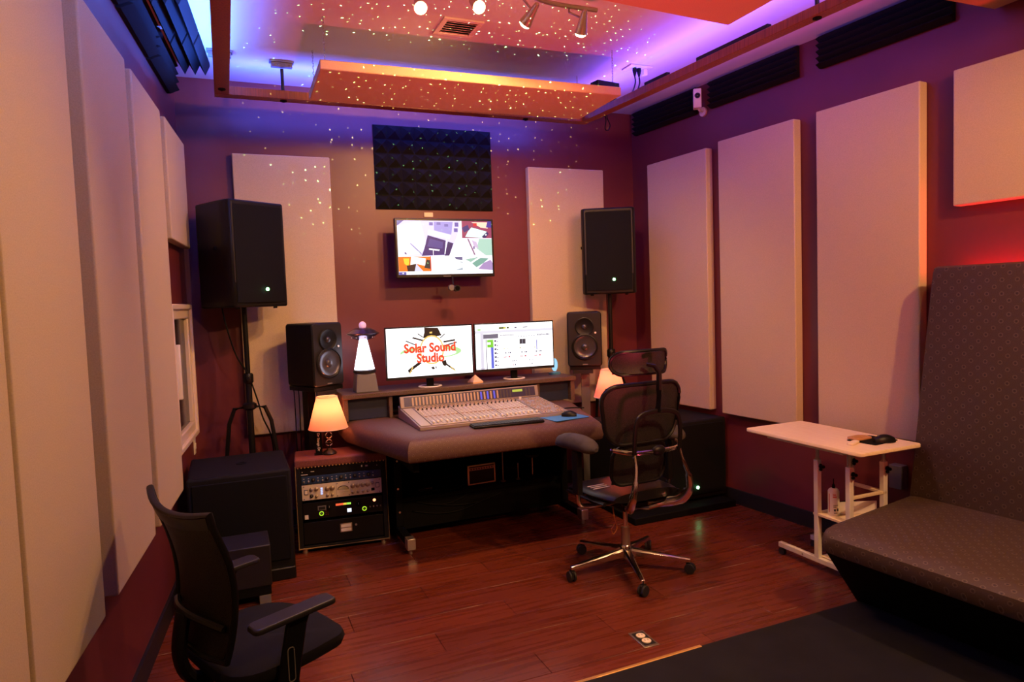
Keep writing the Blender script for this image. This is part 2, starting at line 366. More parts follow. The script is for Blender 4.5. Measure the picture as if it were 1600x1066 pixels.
def text_mesh(name, body, size, m, parent, T, depth=0.0005, align='CENTER', bold=0.0):
    cu = bpy.data.curves.new(name+'_tmp', 'FONT'); cu.body = body; cu.size = size; cu.extrude = depth; cu.align_x = align; cu.align_y = 'CENTER'; cu.offset = bold; cu.resolution_u = 3
    to = bpy.data.objects.new(name+'_tmp', cu); COL.objects.link(to); bpy.context.view_layer.update()
    me = bpy.data.meshes.new_from_object(to.evaluated_get(bpy.context.evaluated_depsgraph_get()))
    bpy.data.objects.remove(to); bpy.data.curves.remove(cu)
    me.transform(T); me.materials.clear(); me.materials.append(M[m] if isinstance(m, str) else m)
    o = bpy.data.objects.new(name, me); COL.objects.link(o); o.parent = parent; return o
def rrect(w, h, r, n=4, cx=0, cy=0):
    """rounded rectangle outline, counterclockwise"""
    out = []
    for (sx, sy, a0) in ((1, 1, 0), (-1, 1, 90), (-1, -1, 180), (1, -1, 270)):
        for k in range(n+1):
            a = R(a0+90*k/n); out.append((cx+sx*(w/2-r)+r*math.cos(a), cy+sy*(h/2-r)+r*math.sin(a)))
    return out
def catmull(pts, k=5):
    P = [Vector(p) for p in pts]; out = []
    for i in range(len(P)-1):
        p0 = P[max(i-1, 0)]; p1 = P[i]; p2 = P[i+1]; p3 = P[min(i+2, len(P)-1)]
        for j in range(k):
            t = j/k; out.append(0.5*((2*p1)+(-p0+p2)*t+(2*p0-5*p1+4*p2-p3)*t*t+(-p0+3*p1-3*p2+p3)*t**3))
    out.append(P[-1]); return out

# ================================================================ the room
Y0, Y1, H = -1.6, 5.25, 3.20
fl = struct(MB().bx(-1.1, 4.3, Y0-0.1, Y1+0.1, -0.15, -0.006), 'floor', 'blackm')
# planks: one object each
PW, PL_ = 0.19, 1.22
cut = {}
def plank(x0, x1, y):
    k = round(x1-x0, 3)
    if k not in cut:
        L = x1-x0
        cut[k] = MB().bx(0.0012, L-0.0012, 0.0012, PW-0.0012, -0.008, 0).build('plank', M['floor'], fl, bevel=0.0012, seg=1)
        o = cut[k]
    else: o = dup(cut[k], fl)
    o.location = (x0, y, 0)
y = Y0; row = 0
while y < Y1-0.01:
    yb = y+PW/2; xa, xb = WL(yb)-0.03, WR(yb)+0.03
    x = math.floor(xa/0.05)*0.05-((row*0.43) % 1.0)*0.6
    x = -1.0+((row*0.433) % 1.22)-1.22
    while x < xb:
        a, b = max(x, -0.95), min(x+PL_, 4.15)
        if b > xa and b-a > 0.02: plank(round(a, 3), round(b, 3), y)
        x += PL_
    y += PW; row += 1
struct(MB().bx(-1.1, 4.3, Y0-0.1, Y1+0.1, H, H+0.1), 'ceiling', 'ceil', smooth=False)
struct(MB().bx(-1.1, 4.3, Y1, Y1+0.1, -0.02, H+0.02), 'wall_back', 'wall', smooth=False)
struct(MB().bx(-1.1, 4.3, Y0-0.1, Y0, -0.02, H+0.02), 'wall_front', 'wall', smooth=False)
def wallprism(f, s, t, z0, z1, off=0.0):
    a, b = Y0-0.05, Y1+0.05
    pts = [(f(a)+s*off, a), (f(b)+s*off, b), (f(b)-s*(t-off)+0, b), (f(a)-s*(t-off), a)]
    return MB().prism(pts if s < 0 else pts[::-1], z0, z1)
struct(wallprism(WL, 1, 0.1, -0.02, H+0.02), 'wall_left', 'wall', smooth=False)
struct(wallprism(WR, -1, 0.1, -0.02, H+0.02), 'wall_right', 'wall', smooth=False)
def bb(f, s):
    a, b = Y0, Y1
    pts = [(f(a), a), (f(b), b), (f(b)+s*0.014, b), (f(a)+s*0.014, a)]
    return MB().prism(pts, 0, 0.11)
struct(bb(WL, 1), 'baseboard_left', 'baseb'); struct(bb(WR, -1), 'baseboard_right', 'baseb')
struct(MB().bx(WL(Y1), WR(Y1), Y1-0.014, Y1, 0, 0.11), 'baseboard_back', 'baseb')
# black floor covering over the near part of the floor, with a gold edge strip
struct(MB().prism([(-0.55, 0.3), (3.55, 0.3), (3.45, 2.49), (-0.4, 2.44)], 0.0, 0.010), 'trim_1', 'matblk')['label'] = 'black floor covering over the near part of the floor'
g = MB(); g.tube([(0.9, 2.447, 0.008), (1.35, 2.455, 0.008), (1.90, 2.470, 0.008)], 0.009, 6, sx=1.3, sy=0.6)
struct(g, 'trim_2', 'gold')['label'] = 'gold edge strip along the black floor covering'

# left wall: helper frame. LW(y, d, z): point d out from the left wall
def LWp(y, d, z): return (WL(y)+d, y-0.09*d, z)
def RWp(y, d, z): return (WR(y)-d, y-0.09*d*0+0, z)
def wall_box(side, y0, y1, z0, z1, t, d0=0.0):
    """box lying against a side wall between depth y0..y1; local frame: x out from the wall, y along it"""
    f = WL if side == 'L' else WR; ym = (y0+y1)/2; rz = -WA if side == 'L' else WA
    s = 1 if side == 'L' else -1; L = (y1-y0)/math.cos(WA)
    mb = MB().bx(min(s*d0, s*(d0+t)), max(s*d0, s*(d0+t)), -L/2, L/2, 0, z1-z0)
    return mb, (f(ym), ym, z0), rz
PG = 'cream fabric acoustic panels'
def panel(side, y0, y1, z0, z1, label, t=0.06):
    mb, loc, rz = wall_box(side, y0, y1, z0, z1, t, 0.002)
    return solo(mb, 'acoustic_panel', 'cream', label, 'acoustic panel', loc, rz, PG, bevel=0.008, seg=3)
panel('L', 1.20, 1.93, 0.60, 2.70, 'tall cream acoustic panel at the far left edge of the photo, nearest the camera')
panel('L', 1.95, 2.577, 0.60, 2.70, 'tall cream acoustic panel on the left wall, second from the left edge')
panel('L', 2.75, 3.43, 0.60, 2.70, 'tall cream acoustic panel on the left wall above the near office chair')
panel('L', 3.55, 4.237, 0.60, 2.70, 'tall cream acoustic panel on the left wall just before the white framed window')
panel('L', 4.39, 5.09, 2.02, 2.71, 'short square cream acoustic panel above the white framed window')
panel('R', 4.275, 4.966, 0.70, 2.70, 'tall cream acoustic panel on the right wall nearest the back corner, beside the big speaker', 0.07)
panel('R', 3.476, 4.152, 0.69, 2.72, 'tall cream acoustic panel on the right wall, second from the back corner', 0.07)
panel('R', 2.65, 3.31, 0.72, 2.72, 'tall cream acoustic panel behind the white laptop table, red lit on its near edge', 0.07)
panel('R', 1.25, 2.476, 2.015, 2.72, 'wide cream acoustic panel high on the wall above the banquette', 0.07)
for x0, x1, lb in ((0.10, 0.765, 'tall cream acoustic panel on the back wall behind the left black speakers'),
                   (2.355, 3.065, 'tall cream acoustic panel on the back wall behind the right black speakers')):
    solo(MB().bx(-(x1-x0)/2, (x1-x0)/2, -0.06, -0.002, 0, 1.99), 'acoustic_panel', 'cream', lb, 'acoustic panel', ((x0+x1)/2, Y1, 0.70), 0, PG, bevel=0.008, seg=3)

# window in the left wall
wn = bpy.data.objects.new('window_1', None); COL.objects.link(wn); wn['kind'] = 'structure'; wn.location = (WL(4.69), 4.69, 0.79); wn.rotation_euler = (0, 0, -WA)
fr = MB(); W2, HH = 0.37, 0.845
for (y0, y1, z0, z1) in ((-W2, W2, 0, 0.08), (-W2, W2, HH-0.08, HH), (-W2, -W2+0.075, 0.08, HH-0.08), (W2-0.075, W2, 0.08, HH-0.08)):
    fr.bx(0.0, 0.035, y0, y1, z0, z1)
fr.build('window_frame', 'trimwhite', wn, bevel=0.008)
ob = MB(); 
for (y0, y1, z0, z1) in ((-W2-0.012, W2+0.012, -0.012, 0.02), (-W2-0.012, W2+0.012, HH-0.02, HH+0.012), (-W2-0.012, -W2+0.02, 0, HH), (W2-0.02, W2+0.012, 0, HH)):
    ob.bx(0.0, 0.052, y0, y1, z0, z1)
ob.build('window_casing', 'trimwhite', wn, bevel=0.006)
MB().bx(0.002, 0.008, -W2+0.07, W2-0.07, 0.075, HH-0.075).build('pane', 'glass', wn)
MB().bx(0.035, 0.062, -0.30, -0.26, 0.30, 0.62).build('handle', 'white', wn, bevel=0.005)

# ================================================================ acoustic foam
# pyramid foam over the television: six tiles of 3 x 3 pyramids
pf = thing('pyramid_foam', 'charcoal pyramid acoustic foam square on the back wall above the television', 'foam', (1.577, Y1, 2.33))
def pyr_tile(nx, nz, s, h):
    mb = MB(); b = 0.012
    mb.bx(0, nx*s, -b, -0.001, 0, nz*s)
    for i in range(nx):
        for k in range(nz):
            x, z = i*s, k*s; e = 0.002
            c = [(x+e, -b, z+e), (x+s-e, -b, z+e), (x+s-e, -b, z+s-e), (x+e, -b, z+s-e), (x+s/2, -b-h, z+s/2)]
            mb._add(c, [(0, 1, 4), (1, 2, 4), (2, 3, 4), (3, 0, 4)])
    return mb
s = 0.1055
t0 = pyr_tile(3, 3, s, 0.05).build('foam_tile', 'foam', pf, smooth=False)
for i in range(3):
    for k in range(2):
        o = t0 if i == k == 0 else dup(t0, pf)
        o.location = (-0.475+i*3*s, 0, k*3*s)
# wedge foam: ridges run along the wall
def wedge_tile(L, n, s, h, b=0.02):
    """back plane x=0, ridges point to +x, run along y; stacked up z"""
    prof = [(0, 0)]
    for k in range(n): prof += [(b, k*s), (b+h, k*s+s*0.5)]
    prof += [(b, n*s), (0, n*s)]
    pts = [(x, z) for x, z in prof]
    mb = MB(); vs = [(x, -L/2, z) for x, z in pts]+[(x, L/2, z) for x, z in pts]; m = len(pts)
    mb._add(vs, [tuple(range(m)), tuple(range(2*m-1, m-1, -1))]+[(i, m+i, m+(i+1) % m, (i+1) % m) for i in range(m)])
    return mb
WG = 'charcoal wedge foam tiles under the ceiling'
for y0, y1, lb in ((4.30, 4.93, 'charcoal wedge foam tile on the left wall at the ceiling, nearest the back corner'),
                   (3.62, 4.27, 'charcoal wedge foam tile on the left wall at the ceiling, second from the back corner'),
                   (2.95, 3.59, 'charcoal wedge foam tile on the left wall at the ceiling, third from the back corner')):
    ym = (y0+y1)/2; solo(wedge_tile(y1-y0, 4, 0.05, 0.055), 'wedge_foam', 'foam', lb, 'foam', (WL(ym)+0.003, ym, 2.99), -WA, WG, smooth=False)
for y0, y1, lb in ((4.40, 4.93, 'charcoal wedge foam tile stuck to the ceiling edge, blue lit, nearest the back corner'),
                   (3.85, 4.37, 'charcoal wedge foam tile stuck to the ceiling edge, blue lit, second from the back corner')):
    ym = (y0+y1)/2
    o = solo(wedge_tile(y1-y0, 3, 0.06, 0.06), 'wedge_foam', 'foam', lb, 'foam', (WL(ym)+0.085, ym, H-0.002), 0, WG, smooth=False)
    o.rotation_euler = Euler((0, R(90), -WA), 'XYZ')
for y0, y1, lb in ((4.42, 5.18, 'black ridged foam tile on the right wall behind the small security camera'),
                   (3.48, 4.27, 'black ridged foam tile on the right wall, middle one of the three'),
                   (2.50, 3.32, 'black ridged foam tile on the right wall nearest the banquette')):
    ym = (y0+y1)/2; o = solo(wedge_tile(y1-y0, 5, 0.04, 0.035), 'wedge_foam', 'foam', lb, 'foam', (WR(ym)-0.003, ym, 2.995), PI+WA, 'black ridged foam tiles on the right wall', smooth=False)

# ================================================================ ceiling clouds
def chain(mb_parent, x, y, z0, z1):
    n = int((z1-z0)/0.016); mb = MB()
    for k in range(n):
        z = z0+(k+0.5)*(z1-z0)/n; a = PI/2*(k % 2)
        mb.tube([(x+0.0045*math.cos(t)*math.cos(a), y+0.0045*math.cos(t)*math.sin(a), z+0.011*math.sin(t)) for t in [2*PI*i/8 for i in range(8)]], 0.0014, 4, closed=True)
    return mb.build('chain', 'nickel', mb_parent, world=True)
def cloud(poly, z0, label, chains):
    cx = sum(p[0] for p in poly)/4; cy = sum(p[1] for p in poly)/4
    t = thing('ceiling_cloud', label, 'ceiling panel', (cx, cy, z0), group='cream fabric ceiling clouds hung on chains')
    MB().prism(poly, z0, z0+0.055).build('panel', 'cloudfab', t, world=True, bevel=0.006)
    for x, y in chains: chain(t, x, y, z0+0.05, H)
    return t
cloud([(0.551, 3.923), (2.445, 3.885), (2.461, 4.488), (0.560, 4.528)], 2.90, 'long cream ceiling panel hung on chains above the mixing desk, dotted with star light',
      [(0.585, 3.96), (0.59, 4.49), (2.41, 3.93), (2.43, 4.45)])
cloud([(0.45, 1.50), (2.35, 1.50), (2.338, 2.735), (0.45, 2.60)], 2.90, 'cream fabric ceiling cloud nearest the camera, at the top centre edge of the photo', [(0.5, 1.55), (2.28, 1.55), (2.28, 2.66), (0.5, 2.55)])
cloud([(2.86, 1.15), (3.64, 1.15), (3.64, 2.30), (2.86, 2.31)], 2.97, 'red lit ceiling cloud above the banquette at the top right corner of the photo', [(2.92, 1.2), (3.58, 1.2), (3.58, 2.25), (2.92, 2.25)])
b = MB().bx(-0.09, 0.09, -0.04, 0.04, 0, 0.035)
solo(b, 'power_supply', 'black', 'small flat black power box lying on the right end of the long ceiling cloud', 'power supply', (2.36, 3.945, 2.956), 0.15, bevel=0.004)

# ================================================================ hanging wooden frame
wf = thing('wooden_frame', 'dark stained wooden beam frame hung under the ceiling, carrying blue light strips', 'ceiling frame', (1.35, 3.2, 2.95))
Z0, Z1 = 2.95, 2.985
MB().bx(0.012, 0.098, 1.6, 4.705, Z0, Z1).build('beam', 'beam', wf, world=True, bevel=0.003)
BX = lambda y: 2.638+0.072*(4.8-y)
MB().prism([(BX(1.6)-0.036, 1.6), (BX(1.6)+0.036, 1.6), (BX(4.705)+0.036, 4.705), (BX(4.705)-0.036, 4.705)], Z0, Z0+0.05).build('beam', 'beam', wf, world=True, bevel=0.003)
MB().bx(0.012, 2.68, 4.71, 4.79, Z0, Z1+0.02).build('beam', 'beam', wf, world=True, bevel=0.003)
MB().bx(0.012, 2.91, 1.51, 1.595, Z0, Z1).build('beam', 'beam', wf, world=True, bevel=0.003)
MB().prism([(BX(1.65)+0.02, 1.65), (BX(1.65)+0.032, 1.65), (BX(4.69)+0.032, 4.69), (BX(4.69)+0.02, 4.69)], Z0+0.05, Z0+0.054).build('light_strip', 'ledblue', wf, world=True)
for x0, x1, y0, y1 in ((0.018, 0.03, 1.65, 4.69), (0.1, 2.6, 4.775, 4.785)):
    MB().bx(x0, x1, y0, y1, Z1+(0.0 if y1-y0 > 1 else 0.02), Z1+(0.004 if y1-y0 > 1 else 0.024)).build('light_strip', 'ledblue', wf, world=True)
for x, y in ((0.055, 4.60), (0.425, 4.75), (BX(2.62), 2.62), (2.15, 4.75), (0.055, 2.4)):
    m = MB(); m.cyl((x, y, Z0-0.006), (x, y, Z0+0.002), 0.022, n=12); m.cyl((x, y, Z0-0.012), (x, y, Z0-0.004), 0.009, n=6); m.build('bolt', 'blackm', wf, world=True)
for x, y in ((0.055, 4.66), (0.425, 4.75), (BX(2.62), 2.62), (2.15, 4.75)):
    m = MB(); m.cyl((x, y, Z1), (x, y, H-0.05), 0.011, n=10); m.build('hanger_rod', 'dgrey', wf, world=True)
    m = MB(); m.bx(x-0.075, x+0.075, y-0.03, y+0.03, H-0.012, H); m.bx(x-0.065, x+0.065, y-0.02, y+0.02, H-0.04, H-0.012)
    for k in (-0.05, -0.02, 0.02, 0.05): m.cyl((x+k, y-0.021, H-0.028), (x+k, y-0.026, H-0.028), 0.007, n=8)
    m.build('ceiling_bracket', 'grey', wf, world=True, bevel=0.002)
# cables lying on the right beam
m = MB()
m.tube(catmull([(BX(y_)+dx, y_, 3.008) for dx, y_ in ((0, 4.68), (0.01, 4.5), (-0.015, 4.35), (0.015, 4.2), (-0.01, 4.0), (0.01, 3.6), (-0.01, 3.2), (0.01, 2.6), (0, 1.8))], 6), 0.006, 6)
for k in range(4):
    c = (BX(4.46), 4.46-0.02*k, 3.008+0.008*k); m.tube([(c[0]+0.03*math.cos(a), c[1]+0.085*math.sin(a), c[2]+0.008*math.sin(2*a)) for a in [2*PI*i/16 for i in range(16)]], 0.005, 5, closed=True)
soloW(m, 'cable', 'cable', 'black cable coiled and laid along the top of the right ceiling beam', 'cable')
for y0, y1, lb in ((3.72, 3.95, 'flat black box on the right ceiling beam near the ceiling outlet'), (2.9, 3.45, 'longer flat black box on the right ceiling beam near the foam')):
    soloW(MB().prism([(BX(y0)-0.034, y0), (BX(y0)-0.006, y0), (BX(y1)-0.006, y1), (BX(y1)-0.034, y1)], 3.0, 3.022), 'controller_box', 'black', lb, 'controller', bevel=0.003)
# outlet on the ceiling with two plugs
t = thing('ceiling_outlet', 'white ceiling outlet plate with two black plugs and a white adapter', 'outlet', (2.76, 4.17, H))
MB().bx(-0.09, 0.09, -0.06, 0.06, -0.012, 0).build('plate', 'white', t, bevel=0.003)
for dx in (-0.035, 0.0):
    m = MB(); m.lathe([(0.014, -0.012), (0.016, -0.03), (0.010, -0.055), (0.006, -0.07)], (dx, -0.02, 0), 10); m.build('plug', 'cable', t)
MB().bx(0.035, 0.065, -0.03, 0.005, -0.055, -0.012).build('adapter', 'white', t, bevel=0.003)
for dx, e, lb in ((-0.035, (2.68, 4.28, 3.008), 'black plug cord drooping from the ceiling outlet, left of the pair'), (0.0, (2.70, 4.22, 3.008), 'black plug cord drooping from the ceiling outlet, right of the pair')):
    m = MB(); a = (2.76+dx, 4.15, H-0.07); m.tube(catmull([a, (a[0]+0.002, a[1], 3.08), (a[0]-0.01, a[1]+0.04, 3.02), e], 6), 0.005, 6)
    soloW(m, 'cord', 'cable', lb, 'cable', 'cords from the ceiling outlet')
m = MB(); m.tube(catmull([(2.70, 4.55, 2.99), (2.73, 4.56, 2.94), (2.72, 4.56, 2.87), (2.75, 4.57, 2.86), (2.77, 4.57, 2.90), (2.74, 4.56, 2.95), (2.70, 4.5, 2.99)], 6), 0.004, 6)
soloW(m, 'cable', 'cable', 'thin black cable loop hanging below the back right corner of the beam frame', 'cable')

# air vent on the ceiling
t = thing('air_vent', 'square tan ceiling air vent beside the spot lights', 'vent', (1.34, 3.87, H))
m = MB(); a, b2 = 0.12, 0.09
for (x0, x1, y0, y1) in ((-a, a, -a, -b2), (-a, a, b2, a), (-a, -b2, -b2, b2), (b2, a, -b2, b2)): m.bx(x0, x1, y0, y1, -0.012, 0)
m.build('frame', 'cream2', t, bevel=0.002)
MB().bx(-b2, b2, -b2, b2, -0.002, 0).build('backing', 'blackm', t)
for k in range(6):
    MB().box((0, 0, 0), (2*b2, 0.022, 0.002), TR(0, -b2+0.015+k*0.03, -0.008, R(35))).build('slat', 'nickel', t)

# ================================================================ ceiling track with four spot heads
t = thing('track_light', 'curved brushed nickel ceiling track with four lit spot lamps', 'track light', (1.4, 3.2, H))
path = catmull([(0.80, 3.23, 3.14), (1.0, 3.15, 3.14), (1.22, 3.12, 3.14), (1.43, 3.20, 3.14), (1.65, 3.285, 3.14), (1.93, 3.29, 3.14)], 8)
m = MB(); m.tube(path, 0.014, 8, sx=1.0, sy=0.9, up=(0, 0, 1)); m.build('track', 'nickel', t, world=True)
m = MB(); m.lathe([(0.001, -0.03), (0.045, -0.028), (0.06, -0.012), (0.06, 0)], (1.33, 3.16, H), 24); m.cyl((1.33, 3.16, H-0.03), (1.33, 3.16, 3.14), 0.012, n=10); m.build('canopy', 'nickel', t, world=True)
def near(p): return min(path, key=lambda q: (q.x-p[0])**2+(q.y-p[1])**2)
for (p, aim) in HEADS:
    d = (Vector(aim)-Vector(p)).normalized(); q = near(p)
    hd = thing('tmp', '', '', p); hd.name = 'spot_head'; del hd['label']; del hd['category']; hd.parent = t; hd.location = Vector(p)-t.location
    back = Vector(p)-d*0.09
    m = MB(); m.tube([q, (q.x, q.y, q.z-0.03), Vector(p)-d*0.06], 0.006, 8); m.build('stem', 'nickel', hd, world=True)
    m = MB(); m.cyl(Vector(p)-d*0.10, Vector(p)+d*0.012, 0.013, 0.033, 20); m.cyl(Vector(p)-d*0.105, Vector(p)-d*0.10, 0.008, 0.013, 16)
    m.build('cone', 'nickel', hd, world=True)
    m = MB(); u, v = frame(d)
    m.loft([[Vector(p)+d*(0.012+h)+(u*math.cos(2*PI*i/16)+v*math.sin(2*PI*i/16))*r for i in range(16)] for h, r in ((0, 0.030), (0.008, 0.027), (0.014, 0.018), (0.017, 0.004))])
    m.build('bulb', 'bulb', hd, world=True)

# security camera high on the right wall
yc = 4.36; t = thing('security_camera', 'small white box security camera high on the right wall', 'camera', (WR(yc), yc, 3.0), WA)
m = MB(); m.cyl((0, 0, 0.0), (-0.015, 0, 0.0), 0.035, n=20); m.build('wall_mount', 'white', t, T=TR(z=-0.005))
m = MB(); m.tube([(-0.01, 0, -0.005), (-0.04, 0.0, 0.0), (-0.06, 0.0, 0.02)], 0.009, 8); m.build('arm', 'white', t)
bT = TR(-0.065, 0.0, 0.085, 0, 0, R(-40))
MB().box((0, 0, 0), (0.06, 0.07, 0.145)).build('body', 'white', t, T=bT, bevel=0.006)
m = MB(); m.cyl((0, -0.035, 0.018), (0, -0.038, 0.018), 0.021, n=20); m.ball((0, -0.037, 0.018), (0.014, 0.008, 0.014), 12); m.build('lens', 'screenblk', t, T=bT)
m = MB(); m.tube([(WR(yc)-0.02, yc+0.03, 3.18), (WR(yc)-0.03, yc+0.02, 3.13), (WR(yc)-0.05, yc, 3.155)], 0.003, 5)
m.build('cord', 'white', t, world=True)

# small plate above the television, floor outlet, wall switch by the window
solo(MB().bx(-0.036, 0.036, -0.008, 0, 0, 0.035), 'wall_plate', 'cream2', 'small blank cream plate on the wall between the foam and the television', 'plate', (1.512, Y1, 2.275), bevel=0.002)
t = thing('floor_outlet', 'brass framed double electric outlet sunk in the wood floor', 'outlet', (1.715, 2.650, 0.0), R(-2))
MB().bx(-0.040, 0.040, -0.075, 0.075, 0, 0.004).build('plate', 'nickel', t, bevel=0.002)
MB().bx(-0.030, 0.030, -0.060, 0.060, 0.004, 0.0046).build('inner_plate', 'dgrey', t)
for dy in (-0.026, 0.026):
    m = MB(); m.lathe([(0.022, 0.0046), (0.022, 0.008), (0.018, 0.009)], (0, dy, 0), 20); s_ = m.build('socket', 'cream2', t)
    m = MB(); m.box((-0.008, dy+0.002, 0.0092), (0.003, 0.009, 0.0006)); m.box((0.008, dy+0.002, 0.0092), (0.003, 0.009, 0.0006)); m.build('slot', 'blackm', s_)
y = 4.62; 
t = thing('wall_switch', 'small white wall switch plate under the window corner', 'switch', (WL(5.16), 5.16, 0.62), -WA)
MB().bx(0, 0.006, -0.035, 0.035, 0, 0.11).build('plate', 'white', t, bevel=0.002)
MB().bx(0.006, 0.012, -0.01, 0.01, 0.035, 0.075).build('toggle', 'white', t, bevel=0.002)

# ================================================================ television
tv = thing('television', 'black wall television showing six security camera views', 'television', (1.568, 5.0, 1.792))
TW, TH = 0.774, 0.441
MB().bx(-TW/2, TW/2, 0, 0.045, 0, TH).build('bezel', 'screenblk', tv, bevel=0.004)
MB().bx(-0.15, 0.15, 0.045, 0.10, 0.1, 0.34).build('back_housing', 'black', tv, bevel=0.01)
MB().bx(-0.05, 0.05, 0.10, 0.248, 0.15, 0.30).build('wall_bracket', 'blackm', tv)
def screen_polys(parent, x0, z0, w, h, polys, name, y=-0.0012):
    """flat pictures: (colour, strength, [(u, v)...]) with v downward, drawn in order, each its own thin layer"""
    for k, (c, st, pts) in enumerate(polys):
        key = 'px_%d_%d_%d_%d' % (int(c[0]*255), int(c[1]*255), int(c[2]*255), int(st*100))
        mm = M.get(key) or M.setdefault(key, emi('screen_colour', c, st))
        vs = [(x0+u*w, y-0.00003*k, z0+(1-v)*h) for u, v in pts]
        m = MB(); m._add(vs, [tuple(range(len(vs)))]); m.build(name, mm, parent, smooth=False)
sb = 0.016; SW, SH = TW-2*sb, TH-2*sb-0.008
scr = MB()._add([(-SW/2, -0.0006, sb+0.008), (SW/2, -0.0006, sb+0.008), (SW/2, -0.0006, sb+0.008+SH), (-SW/2, -0.0006, sb+0.008+SH)], [(0, 1, 2, 3)]).build('screen', emi('tv_white', (0.93, 0.92, 1.0), 1.4), tv)
def rc(a, b, c, d): return [(a, b), (c, b), (c, d), (a, d)]
LAV, VIO, DKV = (0.62, 0.60, 0.88), (0.25, 0.21, 0.50), (0.12, 0.09, 0.28)
